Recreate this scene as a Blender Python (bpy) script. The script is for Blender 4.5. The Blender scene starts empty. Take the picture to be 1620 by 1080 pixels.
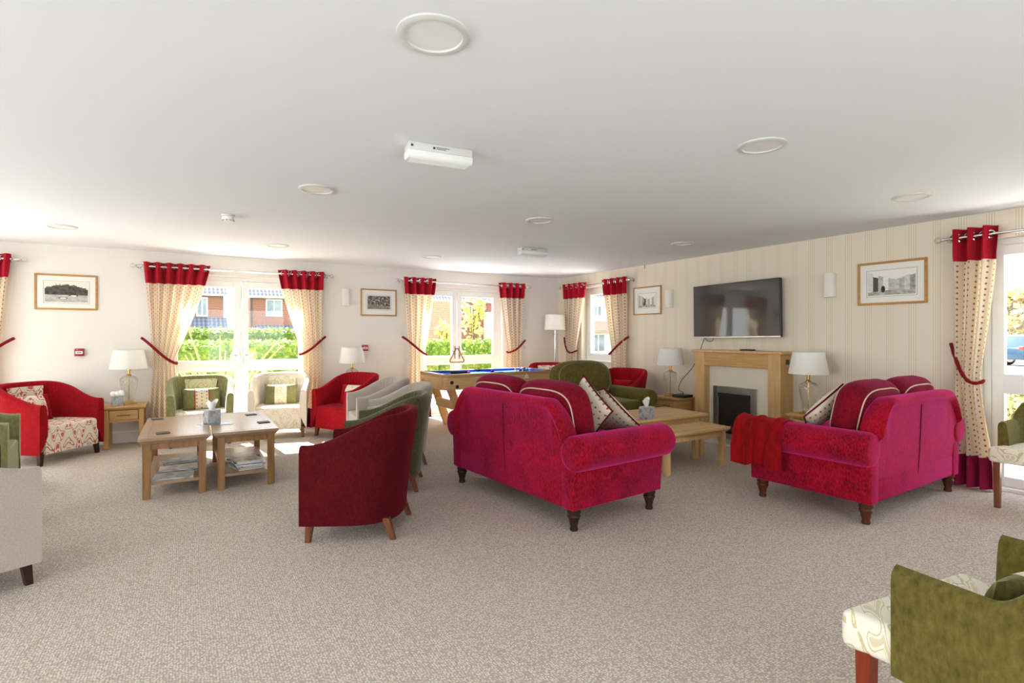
import bpy, bmesh, math, random
from mathutils import Vector, Matrix
random.seed(7)
PI = math.pi
scene = bpy.context.scene
COL = scene.collection

# ------------------------------------------------------------------ camera
F, CX, CY, YAW, EYE, CEIL = 850.0, 810.0, 530.0, math.radians(31.0), 1.334, 2.4
cam = bpy.data.cameras.new('camera')
cam.sensor_width = 36.0
cam.lens = F / 1620 * 36
cam.shift_y = -(540 - CY) / 1620
cam.clip_start = 0.05
cam.clip_end = 500
camo = bpy.data.objects.new('camera', cam)
COL.objects.link(camo)
camo.location = (0, 0, EYE)
camo.rotation_euler = (PI / 2, 0, -YAW)
scene.camera = camo

# ------------------------------------------------------------------ world, sun, fill lights, exposure
world = bpy.data.worlds.new('sky')
scene.world = world
world.use_nodes = True
wn = world.node_tree
wn.nodes.clear()
w_out = wn.nodes.new('ShaderNodeOutputWorld')
w_bg = wn.nodes.new('ShaderNodeBackground')
w_geo = wn.nodes.new('ShaderNodeTexCoord')
w_sep = wn.nodes.new('ShaderNodeSeparateXYZ')
w_ramp = wn.nodes.new('ShaderNodeValToRGB')
w_ramp.color_ramp.elements[0].position = 0.0
w_ramp.color_ramp.elements[0].color = (0.97, 0.985, 1, 1)
w_ramp.color_ramp.elements[1].position = 1.0
w_ramp.color_ramp.elements[1].color = (0.70, 0.84, 1, 1)
wn.links.new(w_geo.outputs['Generated'], w_sep.inputs[0])
wn.links.new(w_sep.outputs['Z'], w_ramp.inputs[0])
wn.links.new(w_ramp.outputs[0], w_bg.inputs[0])
w_bg.inputs[1].default_value = 3.2
wn.links.new(w_bg.outputs[0], w_out.inputs[0])

sun = bpy.data.lights.new('sun', 'SUN')
sun.energy = 26.0
sun.angle = math.radians(0.6)
sun.color = (1.0, 0.97, 0.92)
suno = bpy.data.objects.new('sun', sun)
COL.objects.link(suno)
suno.rotation_euler = Vector((0.12, -1.0, -1.05)).to_track_quat('-Z', 'Y').to_euler()


def fill_light(name, loc, direction, sx, sy, power):
    a = bpy.data.lights.new(name, 'AREA')
    a.shape = 'RECTANGLE'
    a.size, a.size_y = sx, sy
    a.energy = power
    a.color = (0.86, 0.95, 1.0)
    o = bpy.data.objects.new(name, a)
    COL.objects.link(o)
    o.location = loc
    o.rotation_euler = Vector(direction).to_track_quat('-Z', 'Y').to_euler()
    return o


# added fill lights outside invented side and rear windows
XL, XR, YR, YB = -4.6, 5.951, -2.4, 8.209
for yy, pw in ((1.4, 60), (5.0, 15)):
    fill_light('fill_side', (XL - 0.2, yy, 1.15), (1, 0, 0), 2.0, 2.0, pw)
fill_light('fill_door', (-2.87, YB + .35, 1.1), (0, -1, 0), 1.7, 2.0, 95)  # added fill light outside the doors beyond view
for xx in (-2.2, 1.6):
    fill_light('fill_rear', (xx, YR - 0.2, 1.15), (0, 1, 0), 2.2, 2.0, 24)

scene.view_settings.view_transform = 'Standard'
scene.view_settings.look = 'None'
scene.view_settings.gamma = 1.0
scene.view_settings.use_curve_mapping = False
scene.view_settings.exposure = 0.56


# ------------------------------------------------------------------ pixel helpers (directions only; distances from floor/walls)
_c, _s = math.cos(YAW), math.sin(YAW)


def ray(px, py):
    u, v = (px - CX) / F, (CY - py) / F
    return Vector((u * _c + _s, _c - u * _s, v))


def on_z(px, py, z=0.0):
    r = ray(px, py)
    t = (z - EYE) / r.z
    return Vector((r.x * t, r.y * t, z))


def on_y(px, py, y=YB):
    r = ray(px, py)
    t = y / r.y
    return Vector((r.x * t, y, EYE + r.z * t))


def on_x(px, py, x=XR):
    r = ray(px, py)
    t = x / r.x
    return Vector((x, r.y * t, EYE + r.z * t))


# ------------------------------------------------------------------ materials
def lin(c):
    if isinstance(c, str):
        c = c.lstrip('#')
        c = [int(c[i:i + 2], 16) / 255 for i in (0, 2, 4)]
        c = [x / 12.92 if x <= .04045 else ((x + .055) / 1.055) ** 2.4 for x in c]
    return (c[0], c[1], c[2], 1)


class NT:
    """small wrapper for building node materials"""
    def __init__(self, name):
        self.m = bpy.data.materials.new(name)
        self.m.use_nodes = True
        self.t = self.m.node_tree
        self.t.nodes.clear()
        self.out = self.t.nodes.new('ShaderNodeOutputMaterial')

    def n(self, kind, **kw):
        nd = self.t.nodes.new('ShaderNode' + kind)
        for k, v in kw.items():
            setattr(nd, k, v)
        return nd

    def l(self, a, b):
        self.t.links.new(a, b)

    def val(self, x, sock):
        if hasattr(x, 'is_output'):
            self.l(x, sock)
        else:
            sock.default_value = x

    def math(self, op, a, b=0.0, c=None):
        nd = self.n('Math', operation=op)
        self.val(a, nd.inputs[0])
        self.val(b, nd.inputs[1])
        if c is not None:
            self.val(c, nd.inputs[2])
        return nd.outputs[0]

    def mix(self, fac, a, b):
        nd = self.n('MixRGB')
        self.val(fac, nd.inputs[0])
        self.val(a if hasattr(a, 'is_output') else lin(a), nd.inputs[1])
        self.val(b if hasattr(b, 'is_output') else lin(b), nd.inputs[2])
        return nd.outputs[0]

    def coord(self, kind='Object', scale=(1, 1, 1)):
        tc = self.n('TexCoord')
        mp = self.n('Mapping')
        mp.inputs['Scale'].default_value = scale
        self.l(tc.outputs[kind], mp.inputs[0])
        return mp.outputs[0]

    def xyz(self, vec):
        s = self.n('SeparateXYZ')
        self.l(vec, s.inputs[0])
        return s.outputs

    def noise(self, vec, scale, detail=3.0, rough=.55):
        nd = self.n('TexNoise')
        self.l(vec, nd.inputs['Vector'])
        nd.inputs['Scale'].default_value = scale
        nd.inputs['Detail'].default_value = detail
        nd.inputs['Roughness'].default_value = rough
        return nd.outputs['Fac']

    def ramp(self, fac, stops):
        nd = self.n('ValToRGB')
        e = nd.color_ramp.elements
        while len(e) < len(stops):
            e.new(0.5)
        for el, (p, c) in zip(e, stops):
            el.position = p
            el.color = lin(c)
        self.l(fac, nd.inputs[0])
        return nd.outputs[0]

    def bump(self, h, strength=.3, dist=.01):
        nd = self.n('Bump')
        nd.inputs['Strength'].default_value = strength
        nd.inputs['Distance'].default_value = dist
        self.l(h, nd.inputs['Height'])
        return nd.outputs[0]

    def bsdf(self, color, rough=.5, metal=0.0, normal=None, sheen=0.0, sheen_tint=None, spec=None, **kw):
        b = self.n('BsdfPrincipled')
        self.val(color if hasattr(color, 'is_output') else lin(color), b.inputs['Base Color'])
        self.val(rough, b.inputs['Roughness'])
        b.inputs['Metallic'].default_value = metal
        if spec is not None:
            b.inputs['Specular IOR Level'].default_value = spec
        if sheen:
            b.inputs['Sheen Weight'].default_value = sheen
            b.inputs['Sheen Roughness'].default_value = .45
            if sheen_tint:
                b.inputs['Sheen Tint'].default_value = lin(sheen_tint)
        if normal is not None:
            self.l(normal, b.inputs['Normal'])
        return b.outputs[0]

    def done(self, shader):
        self.l(shader, self.out.inputs[0])
        return self.m


def plain(name, color, rough=.5, metal=0.0, spec=None):
    t = NT(name)
    v = t.coord('Object')
    n = t.noise(v, 14, 3)
    c = lin(color)
    c2 = [x * .93 for x in c[:3]]
    return t.done(t.bsdf(t.mix(n, c, c2), rough, metal, spec=spec))


def fabric(name, c1, c2, scale=(55, 55, 22), sheen=.25, tint=None, rough=.92, bump=.25, con=.165):
    t = NT(name)
    v = t.coord('Object', scale)
    a = t.noise(v, 1.0, 4, .6)
    big = t.noise(t.coord('Object'), 5.0, 3, .6)
    fac = t.math('ADD', t.math('MULTIPLY', a, .7), t.math('MULTIPLY', big, .3))
    col = t.ramp(fac, [(.5 - con, c1), (.5 + con, c2)])
    fine = t.noise(t.coord('Object'), 420, 2)
    return t.done(t.bsdf(col, rough, normal=t.bump(t.math('ADD', a, fine), bump, .003), sheen=sheen, sheen_tint=tint, spec=.15))


def wood(name, c1, c2, axis='x', rough=.42):
    t = NT(name)
    s = {'x': (2, 26, 26), 'y': (26, 2, 26), 'z': (26, 26, 2)}[axis]
    v = t.coord('Object', s)
    a = t.noise(v, 1.4, 5, .6)
    col = t.ramp(a, [(.3, c1), (.7, c2)])
    return t.done(t.bsdf(col, rough, normal=t.bump(a, .08, .003), spec=.35))


def damask(name, ground, ink, ink2=None, sc=1.0, flip=False):
    """mirrored scrolling leaf pattern woven on a pale ground"""
    t = NT(name)
    p = t.xyz(t.coord('Object', (sc, sc, sc)))
    per = .24
    u = t.math('MULTIPLY', t.math('ABSOLUTE', t.math('SUBTRACT', t.math('FRACT', t.math('DIVIDE', t.math('ADD', t.math('SUBTRACT', p[0], p[1]), 5.0), per)), .5)), per)
    vv = t.math('ADD', p[1], p[2]) if not flip else p[2]
    k1 = t.math('SINE', t.math('ADD', t.math('MULTIPLY', u, 62.0), t.math('MULTIPLY', t.math('SINE', t.math('MULTIPLY', vv, 26.0)), 1.9)))
    k2 = t.math('COSINE', t.math('ADD', t.math('MULTIPLY', vv, 44.0), t.math('MULTIPLY', t.math('SINE', t.math('MULTIPLY', u, 40.0)), 2.3)))
    f = t.math('ADD', k1, k2)
    wob = t.noise(t.coord('Object', (sc, sc, sc)), 16, 3)
    f = t.math('ADD', f, t.math('MULTIPLY', t.math('SUBTRACT', wob, .5), 2.2))
    line = t.math('LESS_THAN', t.math('ABSOLUTE', t.math('SUBTRACT', f, .35)), .24)
    blob = t.math('GREATER_THAN', f, 1.45)
    c = t.mix(line, ground, ink)
    c = t.mix(blob, c, ink2 or ink)
    fine = t.noise(t.coord('Object'), 300, 2)
    return t.done(t.bsdf(c, .85, normal=t.bump(fine, .15, .002), sheen=.15, spec=.15))


def dotted(name, ground, pitch=.055, translucent=.0, uv=True):
    """cream cloth with a staggered grid of small woven dots"""
    t = NT(name)
    p = t.xyz(t.coord('UV' if uv else 'Object'))
    a, b = (p[0], p[1]) if uv else (p[0], p[2])
    gx = t.math('DIVIDE', t.math('ADD', a, 3.0), pitch)
    gy = t.math('DIVIDE', t.math('ADD', b, 3.0), pitch * .8)
    row = t.math('MODULO', t.math('FLOOR', gx), 2.0)
    gy = t.math('ADD', gy, t.math('MULTIPLY', row, .5))
    fx = t.math('SUBTRACT', t.math('FRACT', gx), .5)
    fy = t.math('MULTIPLY', t.math('SUBTRACT', t.math('FRACT', gy), .5), .8)
    d = t.math('SQRT', t.math('ADD', t.math('MULTIPLY', fx, fx), t.math('MULTIPLY', fy, fy)))
    dot = t.math('LESS_THAN', d, .15)
    cell = t.n('CombineXYZ')
    t.l(t.math('FLOOR', gx), cell.inputs[0])
    t.l(t.math('FLOOR', gy), cell.inputs[1])
    wn_ = t.n('TexWhiteNoise')
    t.l(cell.outputs[0], wn_.inputs[0])
    ink = t.ramp(wn_.outputs['Value'], [(.0, '#6a483a'), (.4, '#8d7f70'), (.75, '#945546')])
    c = t.mix(dot, ground, ink)
    fine = t.noise(t.coord('Object'), 350, 2)
    sh = t.bsdf(c, .85, normal=t.bump(fine, .12, .002), sheen=.1, spec=.15)
    if translucent:
        tr = t.n('BsdfTranslucent')
        t.l(t.mix(.35, c, '#f2bd68'), tr.inputs[0])
        mx = t.n('MixShader')
        mx.inputs[0].default_value = translucent
        t.l(sh, mx.inputs[1])
        t.l(tr.outputs[0], mx.inputs[2])
        sh = mx.outputs[0]
    return t.done(sh)


def m_carpet():
    t = NT('loop pile carpet')
    v = t.coord('Object')
    vo = t.n('TexVoronoi')
    vo.inputs['Scale'].default_value = 95
    vo.inputs['Randomness'].default_value = .55
    t.l(v, vo.inputs['Vector'])
    base = t.ramp(vo.outputs['Distance'], [(.15, '#f0e7dc'), (.62, '#9a8d80')])
    n = t.noise(v, 40, 4, .7)
    col = t.mix(t.math('MULTIPLY', n, .5), base, '#dfd3c6')
    big = t.noise(v, .9, 3)
    col = t.mix(t.math('MULTIPLY', big, .25), col, '#b8ab9c')
    return t.done(t.bsdf(col, .97, normal=t.bump(t.math('SUBTRACT', 1.0, vo.outputs['Distance']), .5, .006), spec=.05))


def m_paint(name, color, rough=.9):
    t = NT(name)
    n = t.noise(t.coord('Object'), 180, 2)
    return t.done(t.bsdf(color, rough, normal=t.bump(n, .04, .002), spec=.1))


def m_wallpaper():
    t = NT('pinstripe wallpaper')
    p = t.xyz(t.coord('Object'))
    per = .1955
    y = t.math('MULTIPLY', t.math('SUBTRACT', t.math('FRACT', t.math('DIVIDE', t.math('ADD', p[1], -2.832 + per * 60.5), per)), .5), per)
    ay = t.math('ABSOLUTE', y)
    l1 = t.math('LESS_THAN', t.math('ABSOLUTE', t.math('SUBTRACT', ay, .0095)), .0028)
    l2 = t.math('LESS_THAN', t.math('ABSOLUTE', t.math('SUBTRACT', ay, .0285)), .0028)
    wide = t.math('LESS_THAN', ay, .038)
    c = t.mix(wide, '#e6dac9', '#e9dfcd')
    c = t.mix(t.math('MAXIMUM', l1, l2), c, '#cfc1a1')
    return t.done(t.bsdf(c, .75, spec=.2))


def m_glass_pane():
    t = NT('window glass')
    tr = t.n('BsdfTransparent')
    gl = t.n('BsdfGlossy')
    gl.inputs['Roughness'].default_value = .01
    mx = t.n('MixShader')
    mx.inputs[0].default_value = .02
    t.l(tr.outputs[0], mx.inputs[1])
    t.l(gl.outputs[0], mx.inputs[2])
    return t.done(mx.outputs[0])


def m_cut_glass():
    t = NT('cut glass')
    tr = t.n('BsdfTransparent')
    tr.inputs[0].default_value = (.96, .96, .94, 1)
    gl = t.n('BsdfGlossy')
    gl.inputs['Roughness'].default_value = .04
    lw = t.n('LayerWeight')
    lw.inputs[0].default_value = .35
    mx = t.n('MixShader')
    t.l(t.math('ADD', t.math('MULTIPLY', lw.outputs['Facing'], .55), .14), mx.inputs[0])
    t.l(tr.outputs[0], mx.inputs[1])
    t.l(gl.outputs[0], mx.inputs[2])
    df = t.n('BsdfTranslucent')
    df.inputs[0].default_value = (.9, .9, .88, 1)
    m2 = t.n('MixShader')
    m2.inputs[0].default_value = .2
    t.l(mx.outputs[0], m2.inputs[1])
    t.l(df.outputs[0], m2.inputs[2])
    return t.done(m2.outputs[0])


def m_brick(name, c1, c2, mortar, rot=False):
    t = NT(name)
    p = t.xyz(t.coord('Object'))
    cb = t.n('CombineXYZ')
    t.l(t.math('ADD', p[0], p[1]), cb.inputs[0])
    t.l(p[2], cb.inputs[1])
    b = t.n('TexBrick')
    t.l(cb.outputs[0], b.inputs['Vector'])
    b.inputs['Color1'].default_value = lin(c1)
    b.inputs['Color2'].default_value = lin(c2)
    b.inputs['Mortar'].default_value = lin(mortar)
    b.inputs['Scale'].default_value = 1
    b.inputs['Brick Width'].default_value = .23
    b.inputs['Row Height'].default_value = .085
    b.inputs['Mortar Size'].default_value = .012
    return t.done(t.bsdf(b.outputs['Color'], .9, normal=t.bump(b.outputs['Fac'], -.3, .01), spec=.1))


def m_roof(name, c1, c2):
    t = NT(name)
    p = t.xyz(t.coord('Object'))
    r = t.math('SINE', t.math('MULTIPLY', p[0], 21.0))
    q = t.math('FRACT', t.math('MULTIPLY', p[2], 3.4))
    h = t.math('ADD', r, q)
    f = t.math('ADD', t.math('MULTIPLY', r, .25), t.math('MULTIPLY', q, .5))
    return t.done(t.bsdf(t.ramp(f, [(.0, c1), (.7, c2)]), .85, normal=t.bump(h, .6, .05), spec=.1))


def m_leaf(name, c1, c2, c3):
    t = NT(name)
    n = t.noise(t.coord('Object'), 7, 4, .7)
    c = t.ramp(n, [(.3, c1), (.52, c2), (.72, c3)])
    b = t.bsdf(c, .6, spec=.2)
    tr = t.n('BsdfTranslucent')
    t.l(c, tr.inputs[0])
    mx = t.n('MixShader')
    mx.inputs[0].default_value = .3
    t.l(b, mx.inputs[1])
    t.l(tr.outputs[0], mx.inputs[2])
    return t.done(mx.outputs[0])


def m_print(name, kind):
    """small monochrome photograph printed flat on paper; UV runs 0..1"""
    t = NT(name)
    v = t.coord('UV')
    p = t.xyz(v)
    big = t.noise(t.coord('UV', (5, 4, 1)), 1.0, 5, .65)
    fine = t.noise(t.coord('UV', (11, 8, 1)), 1.0, 6, .75)
    if kind == 'boats':
        ridge = t.math('ADD', .45, t.math('MULTIPLY', t.math('SINE', t.math('MULTIPLY', p[0], 3.3)), .18))
        tree = t.math('MULTIPLY', t.math('LESS_THAN', p[1], t.math('ADD', ridge, t.math('MULTIPLY', fine, .5))), t.math('GREATER_THAN', p[1], .36))
        base = t.mix(t.math('LESS_THAN', p[1], .36), '#e4e0d8', t.ramp(big, [(.3, '#8f8c86'), (.7, '#d8d4cc')]))
        c = t.mix(tree, base, t.ramp(fine, [(.35, '#17150f'), (.75, '#77736a')]))
        for bx, by in ((.42, .2), (.66, .33)):
            dx = t.math('MULTIPLY', t.math('SUBTRACT', p[0], bx), 1.0)
            dy = t.math('MULTIPLY', t.math('SUBTRACT', p[1], by), 2.6)
            d = t.math('SQRT', t.math('ADD', t.math('MULTIPLY', dx, dx), t.math('MULTIPLY', dy, dy)))
            c = t.mix(t.math('LESS_THAN', d, .11), c, '#3b3833')
            c = t.mix(t.math('LESS_THAN', t.math('ADD', d, t.math('MULTIPLY', dy, .25)), .075), c, '#f2efe8')
    elif kind == 'lane':
        c = t.ramp(fine, [(.38, '#14130f'), (.52, '#6b675f'), (.66, '#e8e4dc')])
        road = t.math('LESS_THAN', p[1], t.math('SUBTRACT', .42, t.math('MULTIPLY', p[0], .25)))
        c = t.mix(road, c, t.ramp(big, [(.3, '#4f4b45'), (.7, '#a9a49b')]))
    else:
        bx = t.math('FLOOR', t.math('MULTIPLY', p[0], 9.0))
        wn_ = t.n('TexWhiteNoise', noise_dimensions='1D')
        t.l(t.math('ADD', bx, 3.0 if kind == 'street' else 9.0), wn_.inputs['W'])
        vx = t.math('ABSOLUTE', t.math('SUBTRACT', p[0], .6))
        roof = t.math('ADD', .52, t.math('ADD', t.math('MULTIPLY', vx, .55), t.math('MULTIPLY', wn_.outputs['Value'], .18)))
        bld = t.math('LESS_THAN', p[1], roof)
        wall = t.ramp(t.math('ADD', t.math('MULTIPLY', wn_.outputs['Value'], .5), t.math('MULTIPLY', fine, .5)), [(.3, '#55534d'), (.5, '#b5b2a9'), (.75, '#f0ede6')])
        c = t.mix(bld, '#efece6', wall)
        ground = t.math('LESS_THAN', p[1], t.math('ADD', .22, t.math('MULTIPLY', vx, -.15)))
        c = t.mix(ground, c, t.ramp(big, [(.35, '#777a6a'), (.65, '#d5d4c9')]))
        dx = t.math('MULTIPLY', t.math('SUBTRACT', p[0], .33), 3.2)
        dy = t.math('SUBTRACT', p[1], .25)
        d = t.math('SQRT', t.math('ADD', t.math('MULTIPLY', dx, dx), t.math('MULTIPLY', dy, dy)))
        c = t.mix(t.math('LESS_THAN', d, .14), c, '#33322d')
    return t.done(t.bsdf(c, .6, spec=.3))


def m_marble(name):
    t = NT(name)
    n = t.noise(t.coord('Object', (1, 1, 1)), 13, 5, .75)
    return t.done(t.bsdf(t.ramp(n, [(.35, '#6b6a6c'), (.5, '#b9b8ba'), (.6, '#8a898b'), (.7, '#dddcdc')]), .5))


def m_cover(name, hexes):
    t = NT(name)
    n = t.noise(t.coord('Object', (9, 5, 1)), 1.2, 2)
    st = [(.3 + .4 * i / (len(hexes) - 1), h) for i, h in enumerate(hexes)]
    nd = t.ramp(n, st)
    return t.done(t.bsdf(nd, .3, spec=.5))


MT = {}
MT['carpet'] = m_carpet()
MT['wall'] = m_paint('magnolia wall paint', '#e9e4dc')
MT['ceiling'] = m_paint('white ceiling paint', '#e8ebef')
MT['paper'] = m_wallpaper()
MT['gloss'] = plain('white gloss paint', '#f2f0ec', .4)
MT['upvc'] = plain('white upvc', '#f3f2ee', .35)
MT['pane'] = m_glass_pane()
MT['cutglass'] = m_cut_glass()
MT['chrome'] = plain('polished chrome', '#d9d9d8', .12, 1.0)
MT['steel'] = plain('brushed steel', '#c4c2be', .28, 1.0)
MT['brass'] = plain('polished brass', '#d9b46a', .2, 1.0)
MT['black'] = plain('black plastic', '#121214', .35)
MT['darkgrey'] = plain('dark grey plastic', '#3a3a3c', .4)
MT['white'] = plain('white plastic', '#eeeeec', .4)
MT['greyplastic'] = plain('pale grey plastic', '#d6d5d1', .5)
t0 = NT('dark glossy screen')
g0 = t0.n('BsdfGlossy'); g0.inputs['Roughness'].default_value = .035
x0_ = t0.n('MixShader'); x0_.inputs[0].default_value = .07
t0.l(t0.bsdf('#0a0b0d', .4), x0_.inputs[1]); t0.l(g0.outputs[0], x0_.inputs[2])
MT['screen'] = t0.done(x0_.outputs[0])
MT['oak_x'] = wood('honey oak x', '#b98a50', '#d3a76c', 'x')
MT['oak_y'] = wood('honey oak y', '#b98a50', '#d3a76c', 'y')
MT['oak_z'] = wood('honey oak z', '#b4854b', '#cfa267', 'z')
MT['pale_x'] = wood('pale oak x', '#c9a06a', '#dfbb86', 'x')
MT['pale_z'] = wood('pale oak z', '#c79d66', '#ddb882', 'z')
MT['ctop_y'] = wood('waxed oak y', '#9a7c5e', '#ab8d70', 'y', .28)
MT['ctop_x'] = wood('waxed oak x', '#a88058', '#c6a079', 'x', .22)
MT['cleg'] = wood('brown oak', '#7d5630', '#a0774a', 'z')
MT['frame'] = wood('picture oak', '#a9763c', '#c4914f', 'x')
MT['maho'] = wood('mahogany leg', '#3b1a0d', '#5c2c16', 'z', .3)
MT['walnut'] = wood('brown beech leg', '#5a3018', '#7d4828', 'z', .35)
MT['cherry'] = wood('cherry leg', '#6b2410', '#8e361b', 'z', .3)
MT['espresso'] = wood('dark brown leg', '#24140d', '#3a2216', 'z', .35)
MT['red'] = fabric('red chenille', '#7c0510', '#a80e1a', (70, 70, 40), sheen=.3, tint='#e0506a')
MT['crimson'] = fabric('deep red chenille', '#3a0207', '#58060d', (70, 70, 40), sheen=.3, tint='#c03048')
MT['sofa'] = fabric('raspberry chenille', '#5a020b', '#b00a24', (95, 95, 45), .75, '#ff50b0', bump=.4, con=.13)
MT['sofacush'] = fabric('burgundy chenille', '#520312', '#8a0a22', (80, 80, 40), .25, '#e060a0')
MT['throwred'] = fabric('red plush throw', '#6a0307', '#9c0810', (26, 26, 12), .4, '#e84858')
MT['green'] = fabric('olive velvet', '#4c431a', '#726630', (60, 60, 30), sheen=.35, tint='#d8dcb0')
MT['moss'] = fabric('moss grey velvet', '#403b24', '#5f5a42', (60, 60, 30), sheen=.4, tint='#d8dcc0')
MT['sage'] = fabric('sage velvet', '#6c6a42', '#8b885c', sheen=.45, tint='#e6ecd6')
MT['grey'] = fabric('stone woven cloth', '#a59a90', '#bdb3a9', (140, 140, 140), .2, '#ffffff')
MT['cream'] = fabric('cream woven cloth', '#d3c6b2', '#e2d8c7', (140, 140, 140), .15, '#ffffff')
MT['dam_red'] = damask('red scroll damask', '#e8dccb', '#bd5a54', '#c66a60')
MT['dam_redv'] = damask('red scroll damask upright', '#e8dccb', '#bd5a54', '#c66a60', 1, True)
MT['dam_cream'] = damask('cream scroll damask', '#e6dcc8', '#cdbd98', '#d6c9a8')
MT['dam_creamv'] = damask('cream scroll damask upright', '#e6dcc8', '#cdbd98', '#d6c9a8', 1, True)
MT['dam_green'] = damask('green scroll damask', '#cfc79f', '#b0a878', '#bdb58a', .8, True)
MT['dam_gold'] = damask('gold leaf damask', '#ece4d3', '#cdbf93', '#d8cca8', 1.25)
MT['curtain'] = dotted('dotted curtain cloth', '#ede3d2', .06, .42)
MT['cushdot'] = dotted('dotted cushion cloth', '#d6c8b2', .055, 0, False)
MT['band'] = fabric('red curtain band', '#9a0f22', '#b81a30', (90, 90, 90), .2, '#f08090', bump=.15)
MT['hem'] = fabric('plum curtain hem', '#7c0f33', '#9a1642', (90, 90, 20), .3, '#f080a0', bump=.15)
MT['rope'] = fabric('dark red cord', '#6e1018', '#8d1a22', (120, 120, 120), .1)
MT['pipe_cream'] = fabric('cream piping', '#c4b09a', '#d6c4ae', (90, 90, 90), .1)
MT['pipe_dark'] = fabric('maroon piping', '#4c0a14', '#641020', (90, 90, 90), .1)
MT['pipe_red'] = fabric('red piping', '#a01018', '#bb1a20', (90, 90, 90), .1)
MT['shade'] = fabric('white lampshade linen', '#e9e5dc', '#f2efe8', (150, 150, 150), 0)
MT['brick'] = m_brick('red brickwork', '#703328', '#84402f', '#a08c80')
MT['brick2'] = m_brick('sunlit tone brickwork', '#a06452', '#b07460', '#bcaa9c')  # red brick with sunlight in its colour, reused on a porch roof
MT['render'] = m_paint('cream render', '#e6e1d8')
MT['roof'] = m_roof('grey roof tiles', '#4d4f55', '#85878c')
MT['roof2'] = m_roof('slate roof tiles', '#4c525c', '#767d88')
MT['hedge'] = m_leaf('hedge leaves', '#35561c', '#6b852e', '#aab552')
MT['shrub'] = m_leaf('yellow shrub leaves', '#8f8d45', '#c7bf70', '#e6dc98')
MT['tree'] = m_leaf('tan tree leaves', '#8b7a50', '#b5a06a', '#d5c491')
MT['lowplant'] = m_leaf('low plant leaves', '#556038', '#8f9060', '#cdc6a0')
MT['stalk'] = plain('dry orange stalks', '#b5774a', .8)
MT['bark'] = plain('tree bark', '#6e5a46', .9)
MT['grass'] = m_leaf('garden lawn', '#6d7f3c', '#8c9a50', '#a9b070')
MT['paving'] = plain('pale paving', '#ddd7cc', .9)
MT['tarmac'] = plain('grey tarmac', '#8d8a88', .95)
MT['bluecloth'] = fabric('blue pool cloth', '#1c4fa8', '#2a68c8', (200, 200, 200), .1)
MT['carblue'] = plain('blue car paint', '#183450', .15, .3)
MT['tyre'] = plain('tyre rubber', '#1a1a1b', .8)
MT['redplastic'] = plain('red call point plastic', '#a8161b', .35)
MT['marble'] = m_marble('grey marbled card')
MT['tissue'] = plain('white tissue', '#f6f5f2', .9)
MT['creampanel'] = plain('cream fireplace panel', '#ece5d2', .3)
MT['hearth'] = plain('pale stone hearth', '#d8d2c6', .5)
MT['fireblack'] = plain('black fire interior', '#141416', .45)
MT['coal'] = plain('grey coals', '#5a5856', .8)
MT['mount'] = plain('off white picture mount', '#efece4', .8)
MT['ink'] = plain('dark print', '#2c2c2c', .6)
MT['slate'] = plain('slate coaster', '#3b3a3b', .6)
MT['walllight'] = plain('white plaster wall light', '#eae6de', .7)


# ------------------------------------------------------------------ mesh helpers
def bm_new():
    return bmesh.new()


def box(bm, x0, x1, y0, y1, z0, z1, bev=0.0, seg=1):
    t = bmesh.new()
    bmesh.ops.create_cube(t, size=1.0)
    for v in t.verts:
        v.co = Vector(((x0 + x1) / 2 + v.co.x * (x1 - x0), (y0 + y1) / 2 + v.co.y * (y1 - y0), (z0 + z1) / 2 + v.co.z * (z1 - z0)))
    if bev > 0:
        bmesh.ops.bevel(t, geom=list(t.edges), offset=bev, segments=seg, profile=.5, affect='EDGES')
    join(bm, t)


def join(bm, t, mat=None):
    if mat is not None:
        bmesh.ops.transform(t, matrix=mat, verts=t.verts)
    vm = [bm.verts.new(v.co) for v in t.verts]
    t.verts.index_update()
    for f in t.faces:
        try:
            bm.faces.new([vm[v.index] for v in f.verts])
        except ValueError:
            pass
    t.free()


def lathe(bm, prof, n=24, cx=0, cy=0, cz=0, wave=None):
    rings = []
    for i, (r, z) in enumerate(prof):
        ring = []
        for k in range(n):
            a = 2 * PI * k / n
            rr = r * (1 + (wave(a, z) if wave else 0))
            ring.append(bm.verts.new((cx + rr * math.cos(a), cy + rr * math.sin(a), cz + z)))
        rings.append(ring)
    for i in range(len(rings) - 1):
        for k in range(n):
            bm.faces.new((rings[i][k], rings[i][(k + 1) % n], rings[i + 1][(k + 1) % n], rings[i + 1][k]))
    if prof[0][0] > 1e-5:
        bm.faces.new(list(reversed(rings[0])))
    if prof[-1][0] > 1e-5:
        bm.faces.new(rings[-1])
    return rings


def tube(bm, pts, r=.01, n=8, closed=False, rfun=None):
    pts = [Vector(p) for p in pts]
    m = len(pts)
    rings = []
    up = Vector((0, 0, 1))
    prev = None
    for i, p in enumerate(pts):
        a = pts[(i - 1) % m] if (closed or i > 0) else p
        b = pts[(i + 1) % m] if (closed or i < m - 1) else p
        d = (b - a).normalized()
        if prev is None:
            side = d.cross(up)
            if side.length < 1e-3:
                side = d.cross(Vector((1, 0, 0)))
        else:
            side = prev - d * prev.dot(d)
            if side.length < 1e-4:
                side = d.cross(up)
        side.normalize()
        prev = side
        up2 = side.cross(d)
        rr = rfun(i / max(1, m - 1)) if rfun else r
        rings.append([bm.verts.new(p + (side * math.cos(2 * PI * k / n) + up2 * math.sin(2 * PI * k / n)) * rr) for k in range(n)])
    last = m if closed else m - 1
    for i in range(last):
        j = (i + 1) % m
        for k in range(n):
            bm.faces.new((rings[i][k], rings[i][(k + 1) % n], rings[j][(k + 1) % n], rings[j][k]))
    if not closed:
        bm.faces.new(list(reversed(rings[0])))
        bm.faces.new(rings[-1])


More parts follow.
